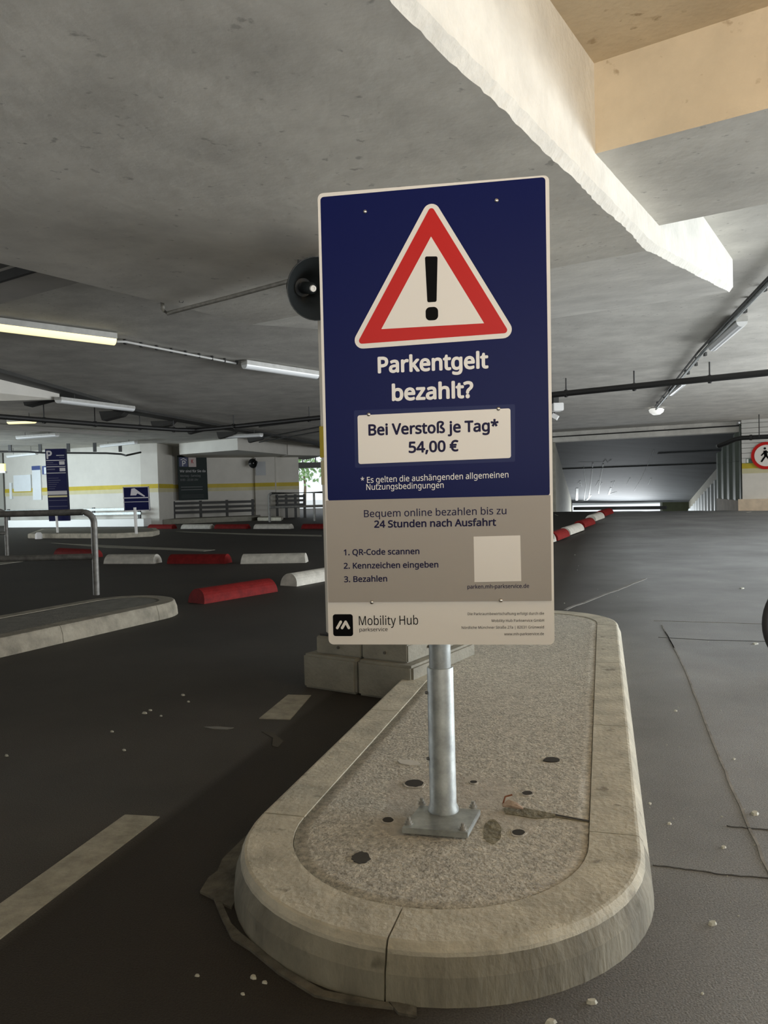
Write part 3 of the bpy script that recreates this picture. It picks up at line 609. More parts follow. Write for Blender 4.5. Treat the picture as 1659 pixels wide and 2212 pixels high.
# ================================================================== COLUMN
col = thing('concrete_column', 'square cream column with yellow band standing behind the big sign', 'column', bn(3.39, -2.17, 0))
def gblock(b0, b1, n0, n1, z0, z1, m, name, bev=.008):
    q = [bn(b0, n0), bn(b0, n1), bn(b1, n1), bn(b1, n0)]; return MB().prism([(p.x, p.y) for p in q], z0, z1).make(name, m, col, bevel=bev)
g = .004
for bb in ((3.05, 3.39), (3.39, 3.72)):
    for nn in ((-2.51, -2.17), (-2.17, -1.845)):
        gblock(bb[0]+g, bb[1]-g, nn[0]+g, nn[1]-g, 0, .175, PLINTH, 'plinth_block', .012)
for bb in ((3.10, 3.39), (3.39, 3.68)):
    for nn in ((-2.455, -2.17), (-2.17, -1.90)):
        gblock(bb[0]+g*.6, bb[1]-g*.6, nn[0]+g*.6, nn[1]-g*.6, .175, .262, PLINTH, 'upper_plinth_block', .006)
gblock(3.12, 3.66, -2.44, -1.915, .262, .272, BLACK, 'seal_strip', 0)
for n in (-2.31, -2.03):
    p = bn(3.098, n, .215); MB().lathe([(0, .004), (.007, .003), (.008, -.004)], p, -BV, 10).make('bolt', M('bolt_dark', (.08, .075, .06), .6), col)
p = bn(3.3, -1.897, .22); MB().lathe([(0, .004), (.007, .003), (.008, -.004)], p, NV, 10).make('bolt', M('bolt_dark', (.08, .075, .06), .6), col)
gblock(3.14, 3.64, -2.42, -1.92, .27, 2.21, WALLM, 'shaft', .008)
gblock(3.135, 3.645, -2.425, -1.915, 1.17, 1.345, YEL, 'yellow_band', .008)
gblock(3.137, 3.643, -2.423, -1.917, 1.03, 1.17, YEL2, 'faded_band', .008)

# ================================================================== HORN LOUDSPEAKERS
def horn(loc, ax, R, label):
    h = thing('horn_loudspeaker', label, 'loudspeaker', loc); ax = Vector(ax).normalized(); BK = M('horn_plastic', (.022, .026, .027), .33)
    b = MB(); b.lathe([(R*1.0, 0), (R*1.0, .008), (R*.975, .008), (R*.86, -.02), (R*.68, -.05), (R*.5, -.10), (R*.36, -.15), (R*.3, -.18), (0, -.18)], loc, ax, 40); b.make('bell', BK, h, smooth=True)
    b = MB(); b.lathe([(R*1.0, 0), (R*.9, -.02), (R*.72, -.055), (R*.55, -.11), (R*.42, -.17), (R*.42, -.26), (0, -.27)], loc, ax, 32); b.make('body', BK, h, smooth=True)
    b = MB(); b.lathe([(0, -.045), (R*.12, -.047), (R*.19, -.06), (R*.2, -.16)], loc, ax, 20); b.make('centre_cone', BK, h, smooth=True)
    b = MB(); b.lathe([(0, -.040), (R*.045, -.040), (R*.05, -.037), (R*.1, -.037), (R*.11, -.047)], loc, ax, 16); b.make('cone_tip', WHITE, h, smooth=True)
    side = ax.cross(Vector((0, 0, 1))).normalized()
    b = MB(); b.box(Vector(loc)-ax*.2+Vector((0, 0, R*.62)), (.03, .03, R*.6), (side, ax, Vector((0, 0, 1)))); b.make('bracket', DARK, h); return h
hl = D(683, 624, 3.62); horn(hl, Vector((1.6, -3.3, -1.05)), .145, 'large black horn loudspeaker under the soffit behind the big sign')
hl2 = D(546, 1001, 30.55); horn(hl2, (-.35, -1, -.2), .19, 'tiny distant black horn speaker beside the far pilaster')
# conduits
cdz = 2.172
a = P(351, 668, cdz+.02); b_ = P(362, 677, cdz); c_ = P(640, 603, cdz)
co = MB(); co.tube([Vector((a.x, a.y, 2.25)), a, P(353, 671, cdz+.01), b_, P(380, 672, cdz), P(500, 641, cdz), c_, Vector((hl.x, hl.y+.25, 2.17))], .013, 10)
tag(co.make('cable_conduit', M('conduit_grey', (.20, .195, .17), .6, var=.3, scale=30), smooth=True), 'grey conduit along the soffit leading to the black horn', 'conduit')
hk = thing('ceiling_hook', 'tiny metal hook in the soffit above the horn conduit', 'hook', P(391, 653, 2.2)); pth = P(391, 653, 2.19)
MB().tube([pth+Vector((-.01, 0, .015)), pth+Vector((-.01, 0, 0)), pth+Vector((.012, 0, -.002)), pth+Vector((.014, 0, .008))], .002, 6).make('wire_hook', BLACK, hk)

# ================================================================== LAMPS
def lamp(p0, p1, label, lit=False, w=.11, h=.09, group=None, clips=0, zc=None):
    p0, p1 = Vector(p0), Vector(p1); c = (p0+p1)/2; t = (p1-p0); L = t.length; t.normalize(); s = t.cross(Vector((0, 0, 1))).normalized(); up = s.cross(t)
    r = thing('tube_lamp', label, 'lamp', c, group)
    MB().box(c+up*h*.42, (L, w, h*.55), (t, s, up)).make('housing', M('lamp_housing', (.50, .50, .47), .5, var=.15, scale=12), r, bevel=.004)
    b = MB(); prof = []
    n = 10; vv = []
    for e in (-1, 1):
        for i in range(n+1):
            a = math.pi*i/n; vv.append(c+t*e*L*.497+s*(w*.46*math.cos(a))-up*(h*.55*math.sin(a)-h*.14))
    ff = [(i, i+1, n+1+i+1, n+1+i) for i in range(n)]+[tuple(range(n+1)), tuple(range(n+1, 2*n+2)), (0, n, 2*n+1, n+1)]
    b.add(vv, ff); b.make('diffuser', GLOW if lit else DIFF, r, smooth=False)
    for k in range(clips):
        p = p0.lerp(p1, (k+.5)/clips); MB().box(p+s*(-w*.5)+up*h*.12, (.02, .008, .03), (t, s, up)).make('clip', DARK, r)
    if zc:
        for k in (.2, .8):
            p = p0.lerp(p1, k); MB().tube([p+up*h*.6, Vector((p.x, p.y, zc+.02))], .006, 6).make('hanger', DARK, r)
    return r
ll0, ll1 = P(248, 737, 2.66), P(0, 706, 2.66); dl = (ll1-ll0).normalized()
lamp(ll0, ll0+dl*2.3, 'glowing yellow tube lamp at the left edge under the ceiling', True, .13, .11, zc=2.75)
l = bpy.data.lights.new('lit_tube_light', 'AREA'); l.shape = 'RECTANGLE'; l.size = 1.3; l.size_y = .1; l.energy = 7; l.color = (1, .82, .5)
lo = bpy.data.objects.new('lit_tube_light', l); C.objects.link(lo); lc = ll0+dl*.8; lo.location = lc+Vector((.0, 0, .09)) ; lo.rotation_euler = (math.pi, 0, math.atan2(dl.y, dl.x))
lamp(P(527, 790, 2.67), P(684, 813, 2.67), 'white unlit tube lamp next to the column behind the sign', False, .12, .10, clips=5, zc=2.75)
lamp(P(1243, 1095, 2.66) if False else P(1540, 752, 2.66), P(1603, 697, 2.66), 'unlit tube lamp nearest the right edge above the black pipe', False, .12, .10, clips=3, zc=2.75)
lamp(P(1450, 851, 2.68), P(1477, 829, 2.68), 'smaller unlit tube lamp just under the black pipe at right', False, .11, .09, zc=2.75)
GRP = 'distant tube lamps on the left ceiling'
for (x0, y0, x1, y1, Y0, Y1, lit, lab) in ((125, 866, 286, 885, 12.2, 14.4, 0, 'long unlit lamp beside the white haunched beam'), (20, 913, 74, 911, 17, 16.4, 1, 'small lit lamp just under the sprinkler pipe at far left'),
        (38, 947, 124, 941, 21.5, 20.5, 0, 'dull lamp above the tall blue board, first row back'), (219, 965, 294, 957, 26, 24.6, 0, 'dull lamp above the bright far wall, right of the board'),
        (17, 987, 80, 980, 27.8, 26.5, 0, 'furthest dull lamp above the white notices'), (489, 945, 565, 941, 21.5, 20.6, 0, 'dull lamp above the distant column head')):
    a, b2 = D(x0, y0, Y0), D(x1, y1, Y1); zt = 2.86; m_ = (a.z+b2.z)/2; lamp(a, b2, lab, bool(lit), .13, .09, GRP, zc=zt)
gl = P(1418, 889, 2.66); gb = thing('globe_lamp', 'round white globe lamp at the end of the right conduit', 'lamp', (gl.x, gl.y, 2.75))
MB().lathe([(0, -.17), (.08, -.16), (.15, -.11), (.17, -.05), (.12, -.01)], (gl.x, gl.y, 2.75), (0, 0, 1), 20).make('globe', M('white_globe', (.9, .9, .86), .3, emit=(1, 1, .95), estr=.8), gb, smooth=True)
MB().lathe([(0, 0), (.13, 0), (.13, -.02), (0, -.02)], (gl.x, gl.y, 2.752), (0, 0, 1), 16).make('mount', DARK, gb)
# conduits on the ceiling between lamps
def conduit(pts, r, m, label, name='cable_conduit', clips=0):
    o = thing(name, label, 'conduit', pts[0]); b = MB(); b.tube(pts, r, 8); b.make('pipe', m, o, smooth=True)
    pts = [Vector(p) for p in pts]
    for k in range(clips):
        p = pts[0].lerp(pts[-1], (k+.5)/clips); b = MB(); b.box(p+Vector((0, 0, .015)), (.03, .05, .05)); b.make('clip', DARK, o)
LCN = M('light_conduit', (.55, .55, .53), .5)
conduit([P(252, 738, 2.70), P(270, 738, 2.71), P(524, 788, 2.71)], .013, LCN, 'thin white conduit between the lit lamp and the unlit lamp', clips=9)
conduit([P(1740, 530, 2.70), P(1659, 612, 2.70), P(1520, 758, 2.70), P(1417, 884, 2.70)], .022, STEEL, 'pair of steel conduits running along the right ceiling to the globe', clips=14)
conduit([P(1730, 528, 2.71), P(1650, 610, 2.71), P(1510, 758, 2.71), P(1415, 878, 2.71)], .014, DARK, 'dark cable beside the steel conduit on the right ceiling', 'ceiling_cable', clips=10)
for pts, lab in (([D(0, 926, 19), D(110, 935, 20), D(270, 943, 22)], 'pale duct across the left ceiling behind the black pipe'), ([D(0, 982, 28), D(40, 976, 27.6), D(100, 977, 27.4), D(150, 978.5, 27)], 'black cable tray pipe above the far wall, left of the board')):
    pass
dct = [D(-40, 923, 18.5), D(110, 935, 20), D(270, 943, 22)]
q = [Vector((p.x, p.y, 2.79)) for p in dct]; o = thing('ceiling_duct', 'pale flat duct across the left ceiling behind the black pipe', 'duct', q[0])
b = MB(); b.tube(q, .05, 6); b.make('channel', M('duct_paint', (.45, .44, .41), .6), o)
pts = [D(-60, 975, 26), D(60, 976, 26), D(92, 978, 26), D(230, 979, 26), D(262, 981, 26), D(272, 984, 25.9), D(304, 977, 26.5)]
fp = thing('water_pipe', 'thin black pipe on short hangers above the bright far wall', 'pipe', pts[0]); MB().tube(pts, .035, 6).make('pipe', BLACK, fp)
for x in (22, 87, 148, 205, 260):
    a = D(x, 976, 26); MB().box((a.x, a.y, (a.z+2.88)/2), (.10, .06, 2.88-a.z)).make('hanger', BLACK, fp)

# ================================================================== BLACK SPRINKLER PIPE
c0 = P(423, 929, 2.5)
sp = [P(-300, 880, 2.5), P(0, 900, 2.5), P(200, 915.5, 2.5), P(385, 928.5, 2.5), c0, P(470, 925, 2.5), P(683, 903, 2.5), P(1192, 853, 2.5), P(1659, 805, 2.5), P(2100, 760, 2.5)]
pi_ = thing('sprinkler_pipe', 'long black pipe hung below the ceiling, passing behind the sign', 'pipe', (c0.x, c0.y, 2.5))
MB().tube(sp, .048, 12).make('pipe', BLACK, pi_, smooth=True)
for x, y in ((95, 908), (205, 916), (302, 923), (375, 928), (505, 921), (668, 905), (1223, 850), (1370, 836), (1533, 819)):
    p = P(x, y, 2.5); zt = 2.76 if x > 460 else 2.87
    MB().tube([p, (p.x, p.y, zt)], .011, 6).make('hanger', BLACK, pi_)
    MB().lathe([(.05, -.02), (.062, -.02), (.062, .02), (.05, .02)], p, (.82, -.57, 0) if x > 450 else (.55, .83, 0), 12).make('clamp', BLACK, pi_)
for a, b2, Y, lab in (((560, 922), (700, 903), 19.0, 'upper'), ((570, 945), (700, 920), 22, 'mid'), ((560, 955), (700, 930), 24, 'low')):
    p0 = P(*a, 2.64); p1 = P(*b2, 2.64)
    conduit([p0, p1], .018, DARK, {'upper': 'topmost thin dark pipe behind the column, far ceiling', 'mid': 'middle thin dark pipe behind the column, far ceiling', 'low': 'lowest thin dark pipe behind the column, far ceiling'}[lab], 'thin_pipe')
# dark joint beam with brackets
jb = thing('steel_joint_beam', 'dark steel beam along the expansion joint in the left ceiling', 'beam', J[1])
jj = [J[0], J[1], J[2], J[3], J[4], Vector((-1.3, 34, 2.75))]
for i in range(len(jj)-1):
    a, b2 = jj[i], jj[i+1]; t = (b2-a).normalized(); n = Vector((t.y, -t.x, 0)); 
    MB().prism([(a+n*.02).xy, (b2+n*.02).xy, (b2-n*.36).xy, (a-n*.36).xy], 2.70, 2.88).make('beam_length', DARK, jb)
for x, y in ((150, 847), (300, 884), (400, 906), (470, 918), (530, 930), (590, 940)):
    p = P(x, y, 2.75)+Vector((-.25, .1, 0)); b = MB(); b.add([p+Vector((0, -.15, -.02)), p+Vector((-.55, -.1, -.02)), p+Vector((-.5, -.1, -.2)), p+Vector((-.1, -.15, -.12)), p+Vector((0, .15, -.02)), p+Vector((-.55, .2, -.02)), p+Vector((-.5, .2, -.2)), p+Vector((-.1, .15, -.12))],
        [(0, 1, 2, 3), (4, 5, 6, 7), (0, 1, 5, 4), (1, 2, 6, 5), (2, 3, 7, 6), (3, 0, 4, 7)]); b.make('bracket', DARK, jb)

# ================================================================== KERB BLOCKS (red and white)
def kerb_block(p0, p1, m, label, w=.23, h=.135, group='red and white lane kerb blocks'):
    p0, p1 = Vector(p0), Vector(p1); t = (p1-p0).normalized(); s = Vector((t.y, -t.x, 0)); L = (p1-p0).length
    prof = [(-.5, 0)]+[(-.5*math.cos(math.pi*q/12), .12+.88*math.sin(math.pi*q/12)) for q in range(13)]+[(.5, 0)]
    vv = []; ends = [(0, .0, 0), (.0, .0, 0)]
    for e, sc_ in ((0, 1.0), (.04, 1.0), (L-.04, 1.0), (L, 1.0)):
        for u, v_ in prof:
            sl_ = .02*v_ if e == 0 else (-.02*v_ if e == L else (.03*v_ if e == .04 else -.03*v_))
            vv.append(p0+t*(e+sl_)+s*u*w+Vector((0, 0, gz(p0.x, p0.y)+v_*h)))
    k = len(prof); ff = []
    for i in range(3):
        for j in range(k): ff.append((i*k+j, i*k+(j+1) % k, (i+1)*k+(j+1) % k, (i+1)*k+j))
    ff += [tuple(range(k)), tuple(3*k+j for j in range(k))]
    off = p0.lerp(p1, .5); off.z = gz(p0.x, p0.y)
    me = bpy.data.meshes.new('kerb_block'); me.from_pydata([tuple(x-off) for x in vv], [], ff); me.materials.append(m); me.update()
    bm = bmesh.new(); bm.from_mesh(me); bmesh.ops.recalc_face_normals(bm, faces=bm.faces); bm.to_mesh(me); bm.free()
    o = bpy.data.objects.new('kerb_block', me); C.objects.link(o); o.location = off; tag(o, label, 'kerb', group); return o
def kb(x0, y0, x1, y1, m, lab, back=.12):
    a, b2 = P(x0, y0, 0), P(x1, y1, 0); t = (b2-a).normalized(); s = Vector((-t.y, t.x, 0)); 
    if s.y < 0: s = -s
    kerb_block(a+s*back, b2+s*back, m, lab)
kb(442, 1305, 601, 1278, RED, 'nearest red kerb block, right of the left island'); kb(642, 1267, 770, 1243, WKB, 'nearest white kerb block, half hidden behind the big sign')
kb(223, 1218, 332, 1218, WKB, 'left white kerb block of the middle row'); kb(360, 1218, 486, 1218, RED, 'red kerb block between two white ones in the middle row')
kb(519, 1218.5, 660, 1216, WKB, 'right white kerb block of the middle row'); kb(115, 1201, 196, 1205, RED, 'dull red kerb block seen behind the railing post')
for x0, x1, m, lab in ((318, 371, RED, 'leftmost red kerb block of the far row'), (390, 453, WKB, 'left white kerb block of the far row'), (462, 531, RED, 'middle red kerb block of the far row'), (547, 625, WKB, 'right white kerb block of the far row'), (650, 712, RED, 'rightmost red kerb block of the far row, beside the column')):
    kb(x0, 1142.5, x1, 1142.5, m, lab)
pts = [(1190, 1173), (1206, 1168.5), (1233, 1157.5), (1264, 1146), (1288, 1137), (1308, 1129), (1327, 1121.5)]
labs = ['nearest white block of the right-hand kerb row, beside the sign edge', 'nearest red block of the right-hand kerb row', 'middle white block of the right-hand kerb row', 'middle red block of the right-hand kerb row', 'furthest white block of the right-hand kerb row', 'furthest red block of the right-hand kerb row']
for i in range(6):
    a, b2 = P(*pts[i], .02), P(*pts[i+1], .05); t = (b2-a).normalized(); s = Vector((-t.y, t.x, 0))*.14
    kerb_block(a+s+t*.03, b2+s-t*.03, [WKB, RED][i % 2], labs[i], w=.26, h=.15)

# ================================================================== RAILINGS
TUBE = M('railing_paint', (.17, .165, .15), .5, var=.4, scale=18, metal=.3)
def railing(pR, pL, ztop, zmid, r, label, z0=.12, name='tube_railing'):
    pR, pL = Vector(pR), Vector(pL); o = thing(name, label, 'railing', ((pR.x+pL.x)/2, (pR.y+pL.y)/2, z0)); t = (pL-pR); t.z = 0; t.normalize(); R = .10
    A_ = Vector((pR.x, pR.y, z0)); B_ = Vector((pL.x, pL.y, z0)); up = Vector((0, 0, 1))
    pts = [A_, Vector((A_.x, A_.y, ztop-R))]+arc(Vector((A_.x, A_.y, ztop-R))+t*R, R, math.pi, math.pi/2, 6, t, up)[1:]+arc(Vector((B_.x, B_.y, ztop-R))-t*R, R, math.pi/2, 0, 6, t, up)+[B_]
    MB().tube(pts[:9], r, 12).make('post', TUBE, o, smooth=True) if False else None
    b = MB(); b.tube(pts, r, 12); b.make('hoop', TUBE, o, smooth=True)
    b = MB(); b.tube([Vector((A_.x, A_.y, zmid)), Vector((B_.x, B_.y, zmid))], r*.95, 12); b.make('mid_rail', TUBE, o, smooth=True)
    return o
railing((-2.63, 6.96, 0), (-4.75, 6.95, 0), .875, .47, .029, 'grey tube railing nearest on the left island')
railing((-6.35, 12.9, 0), (-8.4, 12.2, 0), .83, .45, .03, 'second tube railing behind, cut by the left edge', z0=0)
far_r = P(582, 1124, 0); rr = railing((D(582, 1100, 27).x, 27, 0), (D(720, 1100, 27).x, 27, 0), 1.0, .52, .045, 'distant dark tube railing before the bright opening', z0=.0)
px_ = D(679, 1100, 27).x; MB().tube([(px_, 27, 0), (px_, 27, 1.0)], .04, 8).make('post', TUBE, rr)
# guard rails along the far wall
def guard(x0, x1, Y0, Y1, z0, z1, label, n=3, lip=True):
    a, b2 = D(x0, 1100, Y0), D(x1, 1100, Y1); o = thing('crash_barrier', label, 'barrier', ((a.x+b2.x)/2, (a.y+b2.y)/2, 0)); t = Vector((b2.x-a.x, b2.y-a.y, 0)); L = t.length; t.normalize(); s = Vector((t.y, -t.x, 0))
    c = Vector(((a.x+b2.x)/2, (a.y+b2.y)/2, 0))
    for k in range(n):
        z = z0+(z1-z0)*(k+.5)/n; MB().box(c+Vector((0, 0, z)), (L, .08, (z1-z0)/n*.55), (t, s, Vector((0, 0, 1)))).make('rail', DARK if n == 3 else STEEL, o)
    for k in range(4):
        p = c+t*(L*(k/3-.5)*.96)-s*.06; MB().box(p+Vector((0, 0, z1/2)), (.1, .06, z1), (t, s, Vector((0, 0, 1)))).make('post', DARK, o)
guard(372, 550, 29.0, 29.9, .28, .80, 'dark three-rail crash barrier under the green poster')
guard(598, 660, 30.6, 30.9, .45, .95, 'short dark crash barrier beside the bright opening')
guard(10, 305, 28.7, 26.6, .36, .66, 'pale two-rail crash barrier along the bright far wall', n=2)
gk = thing('kerb_wall', 'low white kerb wall along the bright far wall', 'kerb', (-10.5, 27, 0)); a = D(12, 1120, 28.2); b2 = D(310, 1120, 25.9)
MB().prism([(a.x, a.y), (b2.x, b2.y), (b2.x+.15, b2.y+.35), (a.x+.15, a.y+.35)], 0, .26).make('kerb', M('white_kerb_wall', (.78, .78, .75), .6), gk)
gk = thing('kerb_wall', 'low dull kerb platform under the green poster wall', 'kerb', (-6.5, 28.5, 0)); a = D(352, 1120, 27.2); b2 = D(543, 1120, 28.8)
MB().prism([(a.x, a.y), (b2.x, b2.y), (b2.x+.1, b2.y+1.5), (a.x+.1, a.y+1.5)], 0, .17).make('kerb', PLINTH, gk)

# ================================================================== DISTANT SIGNS
def board(name, label, corners, Y, m, th=.04, cat='sign', Yr=None):
    """rectangular board given by picture corners TL, TR, BR, BL at depth Y"""
    Yr = Yr or Y; TL = D(*corners[0], Y); TR = D(*corners[1], Yr); BL = D(*corners[3], Y); TR.z = TL.z; w = (TR-TL).length; h = (TL-BL).length
    p = Plane(TL, TR-TL, BL-TL); o = thing(name, label, cat, (TL+TR)/2-Vector((0, 0, h)))
    plate('panel', p, [(0, 0), (w, 0), (w, h), (0, h)], -th, 0, m, o); return o, p, w, h
DBLUE = M('board_blue', (.009, .011, .065), .4, spec=.16); LGT = M('board_print', (.62, .60, .60), .5); DIM = M('board_dim_print', (.10, .10, .16), .5)
bo, bp_, bw, bh = board('parking_board', 'tall dark blue parking totem with white P at the far left', [(97, 970), (140, 972), (145, 1127), (106, 1126)], 20.2, DBLUE, .12)
def bar(o, p, w, h, u0, v0, u1, v1, m, name='printed_bar', l=.002):
    if o.name == 'parking_board': v0 *= 1.165; v1 *= 1.165
    return plate(name, p, [(u0*w, v0*h), (u1*w, v0*h), (u1*w, v1*h), (u0*w, v1*h)], 0, l, m, o)
lettering('P', (bw*.06, bh*.134), (bw*.34, bh*.134), bh*.105, bp_, LGT, bo, .03, .004)
for u0, v0, u1, v1, m in ((.55, .075, .95, .083, LGT), (.70, .098, .95, .106, DIM), (.03, .132, .98, .142, LGT), (.05, .16, .38, .168, DIM), (.05, .182, .6, .19, DIM), (.68, .15, .95, .19, LGT),
        (.03, .208, .98, .216, LGT), (.05, .235, .45, .25, DIM), (.68, .228, .97, .268, LGT), (.03, .283, .98, .291, LGT), (.08, .345, .6, .35, DIM), (.08, .37, .7, .376, DIM), (.08, .395, .6, .40, DIM), (.08, .42, .5, .425, DIM), (.08, .445, .45, .45, DIM), (.08, .47, .4, .475, DIM),
        (.01, .50, .99, .545, LGT), (.03, .555, .99, .575, M('pale_yellow_strip', (.75, .68, .35), .5)), (.05, .61, .98, .617, DIM), (.05, .68, .98, .687, DIM)): bar(bo, bp_, bw, bh, u0, v0, u1, v1, m)
# small notice on its own post
so, sp_, sw, sh = board('notice_sign', 'small blue and white notice on a pale post, far left', [(265, 1052), (321, 1053), (323, 1103), (268, 1104)], 18.6, DBLUE)
f_ = M('notice_white', (.72, .69, .72), .4)
for q in ((0, 0, 1, .03), (0, .97, 1, 1), (0, 0, .03, 1), (.97, 0, 1, 1), (0, .44, 1, .48), (.0, .62, 1, .64)): bar(so, sp_, sw, sh, *q, f_)
plate('pictogram', sp_, [(sw*.33, sh*.08), (sw*.45, sh*.06), (sw*.85, sh*.40), (sw*.80, sh*.42), (sw*.55, sh*.28), (sw*.5, sh*.36), (sw*.28, sh*.36)], 0, .003, f_, so)
pb_ = P(294, 1153, .12); MB().tube([(pb_.x, pb_.y+.02, .12), (pb_.x-.02, pb_.y+.03, .75)], .035, 10).make('post', WHITE, so)
pb2 = P(122.5, 1151, .12); MB().tube([(pb2.x, pb2.y+.06, .12), (pb2.x-.02, pb2.y+.06, .65)], .03, 10).make('post', WHITE, bo)
# green poster with opening hours
Yp = 29.6
po, pq, pw, ph = board('hours_poster', 'dark green opening hours poster on the recessed far wall', [(383, 984), (446, 984), (449, 1080), (387, 1081)], 29.5, M('poster_green', (.008, .018, .016), .5, spec=.16), Yr=30.1)
bar(po, pq, pw, ph, .05, .04, .34, .25, M('poster_blue', (.01, .02, .10), .5), 'blue_square')
lettering('P', (pw*.15, ph*.235), (pw*.27, ph*.235), ph*.12, pq, LGT, po, .02, .006)
plate('roof_mark', pq, [(pw*.10, ph*.09), (pw*.20, ph*.055), (pw*.31, ph*.10), (pw*.30, ph*.115), (pw*.20, ph*.075), (pw*.11, ph*.105)], .002, .006, LGT, po)
bar(po, pq, pw, ph, .37, .045, .63, .255, M('poster_pale', (.5, .42, .39), .5), 'pale_square')
lettering('K', (pw*.46, ph*.17), (pw*.54, ph*.17), ph*.08, pq, M('poster_red', (.35, .02, .02), .5), po, .04, .006)
PT = M('poster_text', (.42, .42, .42), .6); PT2 = M('poster_dim_text', (.16, .165, .165), .6)
lettering('Wir sind für Sie da', (pw*.06, ph*.375), (pw*.94, ph*.375), ph*.052, pq, PT, po, .02, .006)
lettering('Montag - Samstag', (pw*.07, ph*.475), (pw*.76, ph*.475), ph*.045, pq, PT2, po, .01, .006)
lettering('8:00 - 22:00 Uhr', (pw*.07, ph*.565), (pw*.68, ph*.565), ph*.045, pq, PT2, po, .01, .006)
for v_ in (.70, .76): bar(po, pq, pw, ph, .08, v_, .82, v_+.012, PT2)
for v_ in (.88, .91, .94): bar(po, pq, pw, ph, .08, v_, .85, v_+.008, M('poster_fine', (.04, .045, .045), .6))
# notices on the bright wall
def onL(px, py, e=.03):
    r = ray(px, py); p0 = Vector((*WL0, 0)); t = (Vector((*WL1, 0))-p0).normalized(); n = Vector((-t.y, t.x, 0)); d = (p0-Vector((0, 0, 1))).dot(n)/r.dot(n); return Vector((0, 0, 1))+r*(d)
def wallboard(name, label, cs, m, e=.03, cat='notice'):
    TL, TR, BL = onL(*cs[0]), onL(*cs[1]), onL(*cs[2]); TR.z = TL.z; d = (TR-TL).normalized(); n = Vector((d.y, -d.x, 0)); p = Plane(TL+n*.02, TR-TL, Vector((0, 0, -1))); w = (TR-TL).length; h = TL.z-BL.z
    o = thing(name, label, cat, (TL+TR)/2-Vector((0, 0, h))); plate('panel', p, [(0, 0), (w, 0), (w, h), (0, h)], -.01, e, m, o); return o, p, w, h, e
BR = M('notice_paper', (.80, .84, .86), .5, var=.05)
wallboard('wall_notice', 'square white notice on the bright far wall', [(31, 1027), (68, 1026), (31, 1062)], BR)
o, p, w_, h_, e = wallboard('wall_notice', 'narrow white notice strip with a blue header on the far wall', [(71, 1007), (89, 1007), (73, 1080)], BR)
plate('header', p, [(0, 0), (w_, 0), (w_, h_*.12), (0, h_*.12)], e, e+.01, M('header_blue', (.06, .09, .25), .5), o)
o, p, w_, h_, e = wallboard('wall_notice', 'blue-edged notice half hidden behind the parking totem', [(93, 1007), (108, 1007), (93, 1025)], M('header_blue', (.06, .09, .25)))
plate('paper', p, [(w_*.3, h_*.15), (w_, h_*.15), (w_, h_*.95), (w_*.3, h_*.95)], e, e+.01, BR, o)
wallboard('wall_notice', 'slim white strip notice at the left end of the far wall', [(22, 1043), (27, 1043), (22, 1078)], BR)
es = thing('exit_lamp', 'yellow lit exit sign box at the left edge', 'sign', D(2, 1013, 24)); MB().box(D(0, 1010, 24), (.32, .1, .24)).make('box', M('exit_glow', (.9, .9, .4), .5, emit=(.95, .9, .35), estr=.9), es); MB().box(D(1, 1020, 24), (.36, .12, .06)).make('base', WHITE, es)
sh = MB().box(D(563, 1012, 30.86), (.40, .02, .55)).make('paper_sheet', M('plain_paper', (.5, .52, .53), .6)); tag(sh, 'plain pale sheet pinned on the far pilaster under the small horn', 'sheet')
sh.location.y -= .0
# ---- signs on the right wall
def Rw(px, py, e=0):
    r = ray(px, py); n = Vector((tb.x, tb.y, 0)); p0 = Vector((R0.x, R0.y, 0))-n*e; d = (p0-Vector((0, 0, 1))).dot(n)/r.dot(n); return Vector((0, 0, 1))+r*d
rc_ = Rw(1655, 984, .06); tn3 = Vector((tn.x, tn.y, 0)); nn3 = -Vector((tb.x, tb.y, 0))
ns = thing('prohibition_sign', 'round red-bordered no pedestrians sign on the right wall', 'sign', rc_)
RR = .385
def disc(o, r, h0, h1, m, name): b = MB(); b.lathe([(0, h1), (r, h1), (r, h0), (0, h0)], rc_, nn3, 40); return b.make(name, m, o)
disc(ns, RR, -.03, .0, SRED, 'red_border'); disc(ns, RR*.78, 0, .008, SWH, 'white_field')
def fig(pts, wd):
    vv = []; q = [rc_+tn3*u*RR+Vector((0, 0, v_*RR)) for u, v_ in pts]
    b = MB()
    for i in range(len(q)-1):
        t = (q[i+1]-q[i]).normalized(); s = t.cross(nn3); a, c2 = q[i]-t*wd*.3, q[i+1]+t*wd*.3
        b.add([a+s*wd/2+nn3*.008, a-s*wd/2+nn3*.008, c2-s*wd/2+nn3*.008, c2+s*wd/2+nn3*.008, a+s*wd/2+nn3*.014, a-s*wd/2+nn3*.014, c2-s*wd/2+nn3*.014, c2+s*wd/2+nn3*.014], [(0, 1, 2, 3), (4, 5, 6, 7), (0, 1, 5, 4), (1, 2, 6, 5), (2, 3, 7, 6), (3, 0, 4, 7)])
    b.make('walker_figure', SBLK, ns)
fig([(-.06, .30), (-.02, .02)], .085); fig([(-.05, .32), (-.30, .02)], .035); fig([(-.05, .34), (.18, .20), (.22, .02)], .035); fig([(-.03, .0), (-.30, -.42)], .045); fig([(0, .0), (.22, -.30), (.30, -.42)], .045)
b = MB(); b.lathe([(0, .014), (.032, .014), (.032, .008)], rc_+Vector((0, 0, RR*.52))-tn3*.03, nn3, 16); b.make('walker_head', SBLK, ns)
g0 = Rw(1611, 991, .04); gs = thing('escape_sign', 'small green emergency exit sign above the yellow stripe at right', 'sign', g0)
gp_ = Plane(g0, tn3, Vector((0, 0, -1))); gw = (Rw(1634, 991, .04)-g0).length; gh = .13
